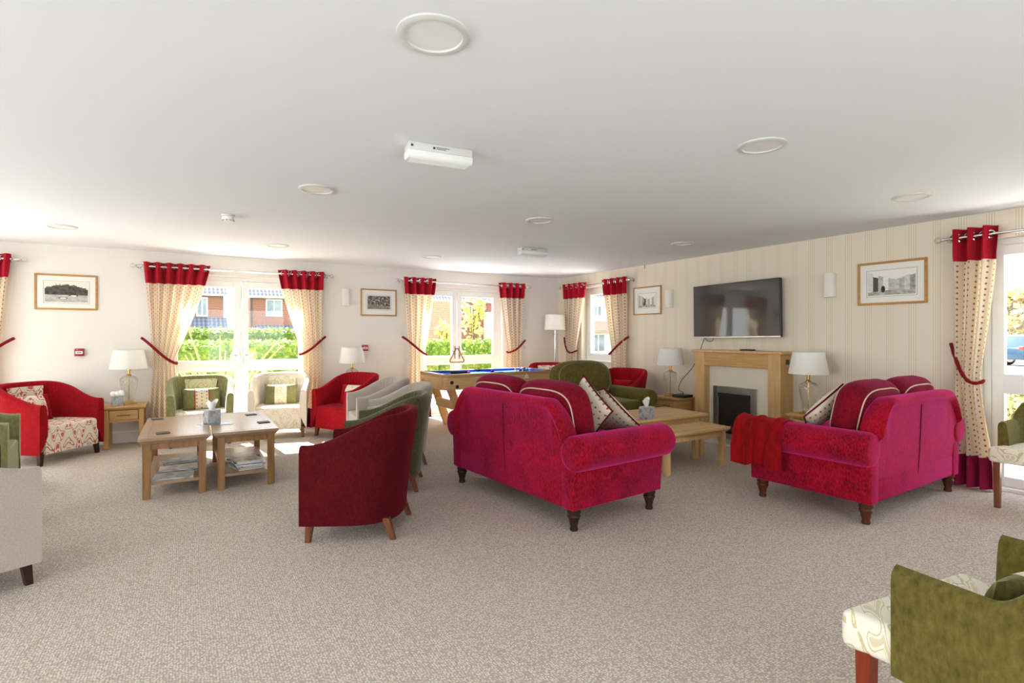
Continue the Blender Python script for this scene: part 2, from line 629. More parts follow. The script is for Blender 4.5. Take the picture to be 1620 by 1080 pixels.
def prism(bm, poly, lo, hi, axis='y', bev=0.0, seg=1):
    """extrude a 2-D outline along an axis"""
    t = bmesh.new()

    def P(a, b, h):
        return {'y': (a, h, b), 'x': (h, a, b), 'z': (a, b, h)}[axis]
    A = [t.verts.new(P(a, b, lo)) for a, b in poly]
    B = [t.verts.new(P(a, b, hi)) for a, b in poly]
    t.faces.new(A)
    t.faces.new(list(reversed(B)))
    n = len(poly)
    for i in range(n):
        t.faces.new((A[i], B[i], B[(i + 1) % n], A[(i + 1) % n]))
    bmesh.ops.recalc_face_normals(t, faces=t.faces)
    if bev:
        bmesh.ops.bevel(t, geom=list(t.edges), offset=bev, segments=seg, profile=.5, affect='EDGES')
    join(bm, t)


def grid(bm, fn, nu, nv, closed_u=False):
    R = []
    for j in range(nv + 1):
        R.append([bm.verts.new(fn(i / nu, j / nv)) for i in range(nu if closed_u else nu + 1)])
    for j in range(nv):
        for i in range(nu):
            i2 = (i + 1) % nu if closed_u else i + 1
            bm.faces.new((R[j][i], R[j][i2], R[j + 1][i2], R[j + 1][i]))
    return R


def obj(name, bm, mat, parent=None, smooth=35, recalc=True, loc=None, rot=None):
    if recalc:
        bmesh.ops.recalc_face_normals(bm, faces=bm.faces)
    me = bpy.data.meshes.new(name)
    bm.to_mesh(me)
    bm.free()
    me.materials.append(MT[mat] if isinstance(mat, str) else mat)
    if smooth:
        me.polygons.foreach_set('use_smooth', [True] * len(me.polygons))
        me.set_sharp_from_angle(angle=math.radians(smooth))
    o = bpy.data.objects.new(name, me)
    COL.objects.link(o)
    if parent is not None:
        o.parent = parent
    if loc is not None:
        o.location = loc
    if rot is not None:
        o.rotation_euler = rot
    return o


def tag(o, label, cat, group=None):
    o['label'] = label
    o['category'] = cat
    if group:
        o['group'] = group
    return o


def thing(name, label, cat, loc=(0, 0, 0), rotz=0.0, group=None):
    o = bpy.data.objects.new(name, None)
    o.empty_display_size = .1
    COL.objects.link(o)
    o.location = loc
    o.rotation_euler = (0, 0, rotz)
    return tag(o, label, cat, group)


def struct(name, bm=None, mat=None, label=None, smooth=0, parent=None):
    if bm is None:
        o = bpy.data.objects.new(name, None)
        COL.objects.link(o)
    else:
        o = obj(name, bm, mat, parent, smooth)
    if parent is None:
        o['kind'] = 'structure'
        if label:
            o['label'] = label
            o['category'] = name.split('_')[0]
    return o


def sm(t):
    t = min(1, max(0, t))
    return t * t * (3 - 2 * t)


# ------------------------------------------------------------------ room shell
def holes(bm, lo, hi, z0, z1, ops, t0, t1, axis):
    """wall slab with rectangular openings; axis = direction the wall runs"""
    us = sorted({lo, hi} | {o[0] for o in ops} | {o[1] for o in ops})
    zs = sorted({z0, z1} | {o[2] for o in ops} | {o[3] for o in ops})
    for a, b in zip(us, us[1:]):
        for c, d in zip(zs, zs[1:]):
            mu, mz = (a + b) / 2, (c + d) / 2
            if any(o[0] < mu < o[1] and o[2] < mz < o[3] for o in ops):
                continue
            if axis == 'x':
                box(bm, a, b, t0, t1, c, d)
            else:
                box(bm, t0, t1, a, b, c, d)
    bmesh.ops.remove_doubles(bm, verts=bm.verts, dist=1e-5)


D1 = (-.27, 1.51)      # French doors, centre .62
D2 = (3.04, 4.74)      # French doors behind the pool table
D0 = (-3.75, -2.0)     # doors beyond the picture's left edge
W3 = (6.60, 7.52)      # window on the striped wall
D4 = (-.05, 1.93)      # glazed door on the striped wall near the camera
TOPZ = 2.13

b = bm_new(); box(b, XL - .3, XR + .3, YR - .3, YB + .3, -.2, 0)
floor = struct('floor', b, 'carpet', 'beige loop pile carpet across the whole lounge')
b = bm_new(); box(b, XL - .3, XR + .3, YR - .3, YB + .3, CEIL, CEIL + .2)
struct('ceiling', b, 'ceiling', 'smooth white painted ceiling of the lounge')
b = bm_new(); holes(b, XL - .3, XR + .3, 0, CEIL, [(D0[0], D0[1], 0, TOPZ), (D1[0], D1[1], 0, TOPZ), (D2[0], D2[1], 0, TOPZ)], YB, YB + .3, 'x')
struct('wall_back', b, 'wall', 'plain cream painted wall with two pairs of glazed doors')
b = bm_new(); holes(b, YR - .3, YB, 0, CEIL, [(W3[0], W3[1], .9, TOPZ + .03), (D4[0], D4[1], 0, TOPZ + .04)], XR, XR + .3, 'y')
struct('wall_right', b, 'paper', 'cream wallpapered wall with groups of thin stripes behind the fireplace')
b = bm_new(); holes(b, YR - .3, YB, 0, CEIL, [(.4, 2.4, .1, TOPZ), (4.0, 6.0, .1, TOPZ)], XL - .3, XL, 'y')  # window openings added in this unseen wall to admit fill light
struct('wall_left', b, 'wall', 'plain cream wall on the far left side')
b = bm_new(); holes(b, XL, XR, 0, CEIL, [(-3.3, -1.1, .1, TOPZ), (.5, 2.7, .1, TOPZ)], YR - .3, YR, 'x')  # openings invented out of view for the rear fill lights
struct('wall_rear', b, 'wall', 'plain cream wall behind the viewer')


def baseboard(name, segs, axis, pos, sign, label):
    b = bm_new()
    for a, c in segs:
        if axis == 'x':
            poly = [(pos, 0), (pos, .14), (pos + sign * .012, .14), (pos + sign * .018, .12), (pos + sign * .018, 0)]
            prism(b, poly, a, c, 'x')
        else:
            poly = [(pos, 0), (pos, .14), (pos + sign * .012, .14), (pos + sign * .018, .12), (pos + sign * .018, 0)]
            prism(b, poly, a, c, 'y')
    return struct(name, b, 'gloss', label)


baseboard('baseboard_back', [(XL, D0[0]), (D0[1], D1[0]), (D1[1], D2[0]), (D2[1], XR)], 'x', YB, -1, 'white skirting board along the plain back wall')
baseboard('baseboard_right', [(YR, D4[0]), (D4[1], 3.5), (4.86, YB)], 'y', XR, -1, 'white skirting board along the striped wall')


# ------------------------------------------------------------------ doors and windows
def frame_rect(bm, u0, u1, z0, z1, w, t0, t1):
    """rectangular ring in the local XZ plane, thickness along Y"""
    box(bm, u0, u0 + w, t0, t1, z0, z1, .004)
    box(bm, u1 - w, u1, t0, t1, z0, z1, .004)
    box(bm, u0 + w, u1 - w, t0, t1, z1 - w, z1, .004)
    box(bm, u0 + w, u1 - w, t0, t1, z0, z0 + w, .004)


def glazed_doors(name, w, loc, rotz, label, leaves=2, top=TOPZ, mid=(.84, .99)):
    """local: X along the wall, -Y into the room, origin at floor centre on the inner wall face"""
    e = struct(name)
    e['label'] = label
    e['category'] = 'door'
    e.location = loc
    e.rotation_euler = (0, 0, rotz)
    b = bm_new(); frame_rect(b, -w / 2, w / 2, .0, top, .055, .09, .16)
    obj('door_frame', b, 'upvc', e, 0)
    b = bm_new(); box(b, -w / 2, w / 2, .02, .2, -.002, .03, .004)
    obj('threshold', b, 'upvc', e, 0)
    n = leaves
    lw = (w - .11) / n
    for k in range(n):
        a = -w / 2 + .055 + k * lw
        c = a + lw
        b = bm_new()
        s = .085
        frame_rect(b, a + .004, c - .004, .03, top - .06, s, .08, .14)
        box(b, a + s, c - s, .082, .138, mid[0], mid[1], .004)
        # glazing beads
        leaf = obj('door_leaf', b, 'upvc', e, 0)
        b = bm_new(); box(b, a + s - .005, c - s + .005, .106, .112, mid[1] - .005, top - .06 - s + .005)
        obj('upper_pane', b, 'pane', leaf, 0)
        b = bm_new(); box(b, a + s - .005, c - s + .005, .106, .112, .03 + s - .005, mid[0] + .005)
        obj('lower_pane', b, 'pane', leaf, 0)
        b = bm_new()
        hx = c - s / 2 if k == 0 else a + s / 2
        sg = -1 if k == 0 else 1
        box(b, hx - .014, hx + .014, .066, .081, .93, 1.15, .004)
        tube(b, [(hx, .07, 1.06), (hx, .035, 1.06), (hx + sg * .10, .032, 1.06)], .009, 8)
        lathe(b, [(.012, 0), (.012, .01)], 12, hx, .066, .955)
        obj('door_handle', b, 'chrome', leaf, 40)
    return e


glazed_doors('door_1', D1[1] - D1[0], ((D1[0] + D1[1]) / 2, YB, 0), 0, 'white glazed French doors between the dotted curtains beside the armchairs')
glazed_doors('door_2', D2[1] - D2[0], ((D2[0] + D2[1]) / 2, YB, 0), 0, 'white glazed French doors behind the pool table')
glazed_doors('door_3', D0[1] - D0[0], ((D0[0] + D0[1]) / 2, YB, 0), 0, 'white glazed French doors beyond the picture of boats')
glazed_doors('door_4', D4[1] - D4[0], (XR, (D4[0] + D4[1]) / 2, 0), -PI / 2, 'white glazed doors beside the raspberry sofa', 2, TOPZ + .04, (.83, 1.0))

w3 = struct('window_1')
w3['label'] = 'white casement window between short dotted curtains on the striped wall'
w3['category'] = 'window'
w3.location = (XR, (W3[0] + W3[1]) / 2, 0)
w3.rotation_euler = (0, 0, -PI / 2)
ww = (W3[1] - W3[0])
b = bm_new(); frame_rect(b, -ww / 2, ww / 2, .9, TOPZ + .03, .06, .12, .19); obj('window_frame', b, 'upvc', w3, 0)
b = bm_new(); frame_rect(b, -ww / 2 + .06, ww / 2 - .06, .96, TOPZ - .03, .06, .11, .17); obj('casement', b, 'upvc', w3, 0)
b = bm_new(); box(b, -ww / 2 + .115, ww / 2 - .115, .135, .14, 1.01, TOPZ - .085); obj('pane', b, 'pane', w3, 0)
b = bm_new(); box(b, -ww / 2 - .03, ww / 2 + .03, -.03, .13, .885, .905, .004); obj('window_sill', b, 'gloss', w3, 0)


# ------------------------------------------------------------------ curtains
def curtain_panel(label, loc, rotz, xo, xi, z_tie, x_tie, tie_w, xb, nf, group, hookz, rope=False, seed=0, ztop=2.25):
    """local X along the rod, -Y into the room. xo = outer edge, xi = inner edge at the top;
       x_tie = centre of the gathered waist; xb = (outer, inner) at the floor"""
    e = thing('curtain', label, 'curtain', loc, rotz, group)
    rnd = random.Random(seed)
    zb = .012
    ph = rnd.random() * 6
    out_t, in_t = (x_tie - tie_w / 2, x_tie + tie_w / 2) if xo < xi else (x_tie + tie_w / 2, x_tie - tie_w / 2)
    fabw = abs(xi - xo) * 1.9

    def P(u, z):
        if z >= z_tie:
            t = (ztop - z) / (ztop - z_tie)
            eo = xo + (out_t - xo) * t
            ei = xi + (in_t - xi) * (t ** 1.25)
            amp = .06 * (1 - t) + .028 * t
        else:
            t = (z_tie - z) / (z_tie - zb)
            q = sm(t * 1.1)
            eo = out_t + (xb[0] - out_t) * q
            ei = in_t + (xb[1] - in_t) * q
            amp = .024 + .026 * q
        x = eo + (ei - eo) * u
        w = math.sin(2 * PI * nf * u + .4 * math.sin(2.1 * z + ph))
        w2 = .35 * math.sin(2 * PI * nf * 2 * u + ph + z * 1.3) * (1 if z < 1.95 else 0)
        y = -amp * (w + w2 * .5)
        if z > 2.0:
            y = -.058 * math.sin(2 * PI * nf * u)
        # edge softness
        return Vector((x, y, z))

    def part(name, z0, z1, nv, mat):
        b = bm_new()
        uvl = b.loops.layers.uv.new('UVMap')
        nu = nf * 12
        R = grid(b, lambda u, v: P(u, z0 + (z1 - z0) * v), nu, nv)
        b.verts.index_update()
        idx = {}
        for j, row in enumerate(R):
            for i, v in enumerate(row):
                idx[v] = (i / nu * fabw, z0 + (z1 - z0) * j / nv)
        for f in b.faces:
            for l in f.loops:
                l[uvl].uv = idx[l.vert]
        o = obj(name, b, mat, e, 60, recalc=False)
        return o
    part('heading_band', 1.985, ztop, 6, 'band')
    part('drape', .285, 1.985, 44, 'curtain')
    part('hem_band', zb, .285, 8, 'hem')
    for k in range(nf * 2):
        u = (k + .06) / (nf * 2)
        p = P(u, 2.195)
        b = bm_new()
        tilt = 1 if k % 2 else -1
        R = .031
        pts = []
        for j in range(14):
            a = 2 * PI * j / 14
            dx = .006 * 0 + R * math.cos(a) * .75
            pts.append((p.x + dx, p.y * .2 + tilt * R * math.cos(a) * .62, 2.195 + R * math.sin(a)))
        tube(b, pts, .008, 6, True)
        obj('eyelet', b, 'chrome', e, 60)
    # tieback from the wall hook, round the waist and back
    b = bm_new()
    hx = xo + (-.02 if xo < xi else .02)
    pts = []
    for j in range(15):
        t = j / 14
        x = hx + (in_t + (.012 if xo < xi else -.012) - hx) * t
        z = hookz + (z_tie - .07 - hookz) * (sm(t) * .35 + t * .65) - (.11 * math.sin(PI * t) if rope else .02 * math.sin(PI * t))
        y = .07 - .13 * math.sin(PI * min(1, t * .62 + .12))
        pts.append((x, y, z))
    pts.append((pts[-1][0], pts[-1][1] + .05, pts[-1][2] + .012))
    tube(b, pts, .017 if not rope else .016, 8, False, (lambda t: .015 + .0022 * math.sin(t * 150)) if rope else None)
    obj('tieback', b, 'rope', e, 60)
    return e


def curtain_rod(label, loc, rotz, x0, x1):
    e = thing('curtain_rod', label, 'curtain rod', loc, rotz)
    b = bm_new(); tube(b, [(x0, 0, 2.195), (x1, 0, 2.195)], .013, 12); obj('pole', b, 'chrome', e, 50)
    for x, sg in ((x0, -1), (x1, 1)):
        b = bm_new()
        t = bmesh.new(); lathe(t, [(.0, 0), (.013, .0), (.018, .012), (.011, .022)], 12)
        join(b, t, Matrix.Translation((x, 0, 2.195)) @ Matrix.Rotation(sg * PI / 2, 4, 'Y'))
        obj('finial_collar', b, 'chrome', e, 50)
        b = bm_new()
        bmesh.ops.create_uvsphere(b, u_segments=16, v_segments=10, radius=.03, matrix=Matrix.Translation((x + sg * .047, 0, 2.195)))
        obj('finial_ball', b, 'cutglass', e, 60)
        b = bm_new(); tube(b, [(x - sg * .012, 0, 2.195), (x - sg * .012, .1, 2.195)], .008, 8)
        t = bmesh.new(); lathe(t, [(.025, 0), (.025, .008)], 14)
        join(b, t, Matrix.Translation((x - sg * .012, .1, 2.195)) @ Matrix.Rotation(PI / 2, 4, 'X'))
        obj('bracket', b, 'chrome', e, 50)
    return e


cy = YB - .1
curtain_rod('slim chrome curtain pole above the French doors beside the armchairs', (0, cy, 0), 0, -.55, 1.745)
curtain_rod('slim chrome curtain pole above the doors behind the pool table', (0, cy, 0), 0, 2.83, 5.20)
curtain_rod('chrome curtain pole with glass ball left of the picture of boats', (0, cy, 0), 0, -3.95, -1.655)
GC = 'dotted tied curtains'
curtain_panel('wide dotted cream curtain beside the lamp table, tied back at the French doors', (0, cy, 0), 0, -.49, .24, 1.04, -.27, .24, (-.44, -.06), 6, GC, 1.30, seed=1)
curtain_panel('dotted cream curtain at the French doors behind the red armchair with cushion', (0, cy, 0), 0, 1.685, 1.06, 1.13, 1.50, .28, (1.64, 1.33), 5, GC, 1.31, seed=2)
curtain_panel('dotted cream curtain beside the pool table end, right of the lane picture', (0, cy, 0), 0, 2.89, 3.44, 1.09, 3.12, .27, (2.96, 3.34), 4, GC, 1.31, seed=3)
curtain_panel('dotted cream curtain between the pool table doors and the floor lamp', (0, cy, 0), 0, 5.14, 4.61, 1.10, 4.93, .27, (5.12, 4.68), 4, GC, 1.24, seed=4)
curtain_panel('dotted cream curtain left of the picture of boats', (0, cy, 0), 0, -1.72, -2.5, 1.06, -1.97, .28, (-1.76, -2.2), 6, GC, 1.30, seed=5)
cxr = XR - .1
curtain_rod('slim chrome curtain pole above the window in the striped wall', (cxr, 0, 0), -PI / 2, -7.96, -6.20)
# on the right wall local X runs towards the camera (world -Y)
curtain_panel('dotted cream curtain in the corner behind the floor lamp', (cxr, 0, 0), -PI / 2, -7.90, -7.29, 1.12, -7.68, .26, (-7.86, -7.52), 4, GC, 1.29, True, 6)
curtain_panel('dotted cream curtain beside the framed print above the corner armchair', (cxr, 0, 0), -PI / 2, -6.26, -6.85, 1.10, -6.46, .34, (-6.28, -6.66), 4, GC, 1.31, seed=7)
curtain_rod('chrome curtain pole above the glazed doors beside the raspberry sofa', (cxr, 0, 0), -PI / 2, -2.15, .25)
curtain_panel('dotted curtain with plum hem and rope tie behind the raspberry sofa', (cxr, 0, 0), -PI / 2, -2.09, -1.77, 1.0, -1.985, .19, (-2.07, -1.80), 3, GC, 1.26, True, 8, 2.27)


# ------------------------------------------------------------------ pictures, wall lights, call points
def picture(label, loc, rotz, w, h, kind, fw=.02, mw=.075):
    e = thing('framed_picture', label, 'picture', loc, rotz)
    b = bm_new(); frame_rect(b, -w / 2, w / 2, -h / 2, h / 2, fw, -.022, 0)
    obj('frame', b, 'frame', e, 0)
    b = bm_new(); box(b, -w / 2 + fw, w / 2 - fw, -.009, -.003, -h / 2 + fw, h / 2 - fw); obj('mount', b, 'mount', e, 0)
    b = bm_new(); x0, z0 = w / 2 - fw - mw, h / 2 - fw - mw
    ring = .0022
    for (a, c, d, f) in ((-x0, x0, z0 - ring, z0), (-x0, x0, -z0, -z0 + ring), (-x0, -x0 + ring, -z0, z0), (x0 - ring, x0, -z0, z0)):
        box(b, a, c, -.0102, -.009, d, f)
    obj('ruled_line', b, 'ink', e, 0)
    b = bm_new()
    uvl = b.loops.layers.uv.new('UVMap')
    px, pz = x0 - .014, z0 - .014
    vs = [b.verts.new(p) for p in ((-px, -.0105, -pz), (px, -.0105, -pz), (px, -.0105, pz), (-px, -.0105, pz))]
    f = b.faces.new(vs)
    for l, uv in zip(f.loops, ((0, 0), (1, 0), (1, 1), (0, 1))):
        l[uvl].uv = uv
    obj('print', b, m_print('monochrome print ' + kind, kind), e, 0, recalc=False)
    return e


def mid(a, c):
    return (a + c) / 2


picture('wide oak framed black and white photograph of boats by trees', (mid(-1.538, -.958), YB, 1.845), 0, .585, .42, 'boats', .02, .058)
picture('oak framed black and white photograph of a tree lined lane', (2.52, YB, 1.838), 0, .565, .415, 'lane', .02, .072)
picture('oak framed pale street print beside the corner window', (XR, 5.92, 1.857), -PI / 2, .575, .425, 'town', .018, .08)
picture('oak framed black and white photograph of a shopping street', (XR, 2.62, 1.853), -PI / 2, .61, .43, 'street', .022, .06)


def wall_light(label, loc, rotz):
    e = thing('wall_light', label, 'wall light', loc, rotz, 'plaster wall lights')
    b = bm_new()
    poly = [(-.055, 0), (.055, 0), (.055, -.05), (.04, -.075), (-.04, -.075), (-.055, -.05)]
    prism(b, poly, -.13, .13, 'z', .004)
    obj('shade', b, 'walllight', e, 30)
    b = bm_new(); box(b, -.04, .04, -.01, 0, -.09, .09); obj('backplate', b, 'white', e, 0)
    return e


wall_light('white plaster wall light left of the lane photograph', on_y(546, 470, YB), 0)
wall_light('white plaster wall light beside the pale street print', (XR, 5.46, 1.86), -PI / 2)
wall_light('white plaster wall light between the television and the shopping street photograph', (XR, 3.20, 1.87), -PI / 2)


def call_point(label, loc):
    e = thing('fire_call_point', label, 'fire alarm', loc, 0, 'fire call points')
    b = bm_new(); box(b, -.045, .045, -.04, 0, -.045, .045, .006, 2); obj('housing', b, 'redplastic', e, 30)
    b = bm_new(); box(b, -.034, .034, -.043, -.039, -.02, .014, .002); obj('press_plate', b, 'white', e, 0)
    b = bm_new()
    for k in (-1, 0, 1):
        box(b, k * .014 - .005, k * .014 + .005, -.0445, -.0425, -.008, .003)
    o = obj('printed_mark', b, 'ink', e, 0); o['kind'] = 'stuff'
    b = bm_new(); lathe(b, [(.004, 0), (.004, .004)], 10, 0, 0, 0)
    bmesh.ops.transform(b, matrix=Matrix.Translation((-.018, -.039, .03)) @ Matrix.Rotation(PI / 2, 4, 'X'), verts=b.verts)
    obj('indicator', b, 'white', e, 0)
    return e


call_point('red fire alarm call point below the picture of boats', on_y(126, 557, YB))
call_point('red fire alarm call point behind the lampshade near the red armchair', on_y(577, 550, YB))


# ------------------------------------------------------------------ ceiling fittings
def downlight(label, x, y):
    e = thing('downlight', label, 'ceiling light', (x, y, CEIL), 0, 'round recessed ceiling lights')
    b = bm_new()
    lathe(b, [(.10, -.002), (.103, -.010), (.118, -.012), (.13, -.006), (.131, 0)], 40)
    obj('trim_ring', b, 'greyplastic', e, 40)
    b = bm_new(); lathe(b, [(.0001, -.004), (.101, -.004), (.101, 0)], 40); obj('diffuser', b, 'white', e, 40)


for lab, (px, py) in {
    'round downlight in the ceiling in front of the long emergency light': (686, 55),
    'round downlight above the pair of coffee tables': (502, 299),
    'round downlight near the wall above the red patterned armchair': (97, 358),
    'round downlight near the French doors beside the smoke detector': (439, 388),
    'round downlight near the doors behind the pool table': (683, 406),
    'round downlight above the raspberry sofa facing the fireplace': (854, 348),
    'round downlight near the striped wall above the television': (1080, 385),
    'round downlight above the open carpet between the two sofas': (1205, 230),
    'round downlight above the sofa with the red throw': (1442, 311)}.items():
    p = on_z(px, py, CEIL)
    downlight(lab, p.x, p.y)


def emergency_light(label, x, y, rz):
    e = thing('emergency_light', label, 'emergency light', (x, y, CEIL), rz, 'bulkhead emergency lights')
    b = bm_new(); box(b, -.185, .185, -.055, .055, -.045, 0, .008, 2); obj('housing', b, 'greyplastic', e, 30)
    b = bm_new()
    poly = [(-.05, -.042), (.05, -.042), (.046, -.075), (.03, -.088), (-.03, -.088), (-.046, -.075)]
    prism(b, poly, -.19, .19, 'x', .006, 2)
    for k in range(11):
        yk = -.04 + .008 * k
        box(b, -.17, .17, yk - .001, yk + .001, -.0895, -.086)
    obj('diffuser', b, 'white', e, 30)
    for x0 in (-.175, -.05):
        b = bm_new(); box(b, x0, x0 + .0125, -.0565, -.0545, -.03, -.018); obj('printed_square', b, 'ink', e, 0)
    b = bm_new()
    for k in range(2):
        box(b, -.03, .045 - .02 * k, -.0565, -.0545, -.021 - .008 * k, -.018 - .008 * k)
    o = obj('printed_lines', b, 'ink', e, 0); o['kind'] = 'stuff'


emergency_light('white bulkhead emergency light in the middle of the ceiling', 1.22, 2.84, math.radians(-6))
p = on_z(843, 393, CEIL)
emergency_light('white bulkhead emergency light between the pool table and the television', p.x, p.y, math.radians(-3))
p = on_z(361, 340, CEIL)
e = thing('smoke_detector', 'small white smoke detector on the ceiling above the coffee tables', 'smoke detector', (p.x, p.y, CEIL))
b = bm_new(); lathe(b, [(.055, 0), (.055, -.012), (.05, -.016)], 28); obj('base', b, 'greyplastic', e, 40)
b = bm_new(); lathe(b, [(.046, -.014), (.05, -.03), (.05, -.045), (.04, -.055), (.0001, -.056)], 28); obj('head', b, 'white', e, 40)
b = bm_new()
for k in range(10):
    a = 2 * PI * k / 10
    box(b, .047 * math.cos(a) - .005, .047 * math.cos(a) + .005, .047 * math.sin(a) - .005, .047 * math.sin(a) + .005, -.0525, -.0475)
obj('vent', b, 'darkgrey', e, 0)
b = bm_new(); tube(b, [(0, 0, 0), (0, 0, -.06)], .004, 6)
e2 = on_x(1020, 425, XR - .02)
pin = obj('ceiling_sensor', b, 'darkgrey', None, 40, loc=(e2.x, e2.y, CEIL))
tag(pin, 'tiny dark pin hanging from the ceiling edge above the pale street print', 'sensor')


# ------------------------------------------------------------------ tub chairs
def u_path(W, D, T, N=72, yc=-.02):
    """U-shaped plan: front right -> round the back -> front left; returns (point, outward normal)"""
    a = W / 2
    bb = D / 2 - yc
    pts = []
    ns = 10
    for i in range(ns):
        pts.append((a, -D / 2 + (yc + D / 2) * i / ns))
    for i in range(N + 1):
        th = PI * i / N
        # superellipse for a fuller back
        cx_, sx_ = math.cos(th), math.sin(th)
        p = .82
        pts.append((a * math.copysign(abs(cx_) ** p, cx_), yc + bb * abs(sx_) ** p))
    for i in range(ns):
        pts.append((-a, yc - (yc + D / 2) * (i + 1) / ns))
    out = []
    m = len(pts)
    for i in range(m):
        p0 = Vector(pts[max(0, i - 1)])
        p1 = Vector(pts[min(m - 1, i + 1)])
        t = (p1 - p0).normalized()
        out.append((Vector(pts[i]), Vector((t.y, -t.x))))
    return out


def tub_shell(bm, W, D, T, z0, z_in, arm, back, lean=.05, pleat=.005, yc=-.02, late=0.0):
    path = u_path(W, D, T, 72, yc)
    rings = []
    m = len(path)
    for i, (p, n) in enumerate(path):
        w = sm(((p.y + D / 2) / D * 1.08 - .05 - late) / (1 - late))
        top = arm + (back - arm) * w
        L = lean * w
        rp = pleat * math.sin(i * 1.9) * sm((w - .45) * 3)
        sec = [(-.035 * w, z0), (-.012 * w + L * .2, z0 + (top - z0) * .45), (L, top - .045), (L - .004, top - .02), (L - .018, top - .005),
               (L - T * .5, top), (L - T + .016, top - .006), (L - T + .003 + rp, top - .022), (L - T - .004 + rp, top - .06), (L * .4 - T - .012 + rp, z_in + (top - z_in) * .5), (-T - .012, z_in)]
        rings.append([bm.verts.new((p.x + n.x * o, p.y + n.y * o, z)) for o, z in sec])
    k = len(rings[0])
    for i in range(m - 1):
        for j in range(k):
            j2 = (j + 1) % k
            bm.faces.new((rings[i][j], rings[i + 1][j], rings[i + 1][j2], rings[i][j2]))
    bm.faces.new(rings[0])
    bm.faces.new(list(reversed(rings[-1])))
    return path


def inner_panel(bm, W, D, T, z_in, arm, back, lean, s0, s1, zt):
    path = u_path(W, D, T)
    m = len(path)

    def fn(u, v):
        q = (s0 + (s1 - s0) * (.5 + (u - .5) * (.8 + .2 * v))) * (m - 1)
        i = int(q)
        fr = q - i
        p = path[i][0].lerp(path[min(m - 1, i + 1)][0], fr)
        n = path[i][1].lerp(path[min(m - 1, i + 1)][1], fr)
        w = sm((p.y + D / 2) / D * 1.08 - .05)
        top = arm + (back - arm) * w
        z = z_in + (top - zt - z_in) * v
        L = lean * w
        h = (z - z_in) / (top - z_in)
        o = -T - .012 + (L * .4 if h > .5 else L * .8 * h) + (max(0, h - .5) * 2 * (L * .6 + .008)) - .014
        return (p.x + n.x * o, p.y + n.y * o, z)
    grid(bm, fn, 24, 10)


def tub_chair(label, x, y, facing, shell, seat, panel=None, W=.70, D=.63, arm=.625, back=.82, legmat='walnut', group='tub armchairs', name='tub_chair'):
    e = thing(name, label, 'armchair', (x, y, 0), math.radians(facing + 90), group)
    T = .075
    b = bm_new(); tub_shell(b, W, D, T, .115, .30, arm, back)
    obj('shell', b, shell, e, 50)
    b = bm_new()
    path = u_path(W, D, T)
    poly = []
    for p, n in path:
        q = p - n * (T - .006)
        poly.append((q.x, max(-D / 2 + .006, min(q.y, D / 2 - T - .01))))
    poly = [poly[i] for i in range(0, len(poly), 3)] + [poly[-1]]
    prism(b, poly, .115, .405, 'z')
    t = [ed for ed in b.edges if all(v.co.z > .40 for v in ed.verts)]
    bmesh.ops.bevel(b, geom=t, offset=.035, segments=4, profile=.5, affect='EDGES')
    obj('seat', b, seat, e, 45)
    if panel:
        b = bm_new(); inner_panel(b, W, D, T, .38, arm, back, .05, .36, .64, .05)
        obj('back_panel', b, panel, e, 60)
    for sx in (-1, 1):
        for fy in (-1, 1):
            b = bm_new()
            lx, ly = sx * (W / 2 - .055 if fy < 0 else W / 2 - .12), fy * (D / 2 - .055 if fy < 0 else D / 2 - .10)
            ex, ey = sx * .012, fy * (.012 if fy < 0 else .05)
            q = bmesh.new(); bmesh.ops.create_cube(q, size=1)
            for v in q.verts:
                s = .046 if v.co.z > 0 else .032
                top = v.co.z > 0
                v.co = Vector((lx + v.co.x * s + (0 if top else ex), ly + v.co.y * s + (0 if top else ey), .14 if top else 0))
            join(b, q)
            obj('leg', b, legmat, e, 0)
    return e


tub_chair('deep red tub armchair at the end of the row, next to the green one', 1.05, 3.76, 147.8, 'crimson', 'crimson')
tub_chair('green tub armchair between a deep red and a grey tub armchair', 1.53, 4.68, 154, 'moss', 'sage')
tub_chair('grey tub armchair next to the green one in the row', 1.91, 5.52, 163, 'grey', 'grey')
tub_chair('grey tub armchair next to the bright red armchair holding a cushion', 1.97, 6.44, 176, 'grey', 'grey')
tub_chair('bright red tub armchair with a red and cream cushion near the French doors', 1.83, 7.30, 207, 'red', 'red')
tub_chair('pale cream tub armchair in front of the French doors', 1.05, 7.79, 256, 'cream', 'dam_cream', 'dam_creamv')
tub_chair('sage green tub armchair with cream seat in front of the French doors', .127, 7.76, 269, 'sage', 'dam_cream', 'dam_green')
tub_chair('wide red tub armchair with cream and red scroll patterned seat', -1.33, 7.585, -38, 'red', 'dam_red', 'dam_redv', W=.74, D=.68, legmat='espresso')
tub_chair('green tub armchair in front of the red scroll patterned armchair', -1.60, 6.13, 5, 'sage', 'sage')
tub_chair('red tub armchair between the green and the grey tub armchairs', -1.46, 4.95, 18, 'crimson', 'crimson')
tub_chair('grey tub armchair facing the coffee tables with a dark wooden leg', -1.125, 3.94, 29, 'grey', 'grey', legmat='espresso')
tub_chair('red tub armchair under the pale street print by the corner window', 5.42, 5.95, 196, 'red', 'red', back=.84)
tub_chair('red tub armchair with patterned inside in the corner behind the pool table', 5.27, 7.47, 250, 'red', 'dam_red', 'dam_redv', back=.86)


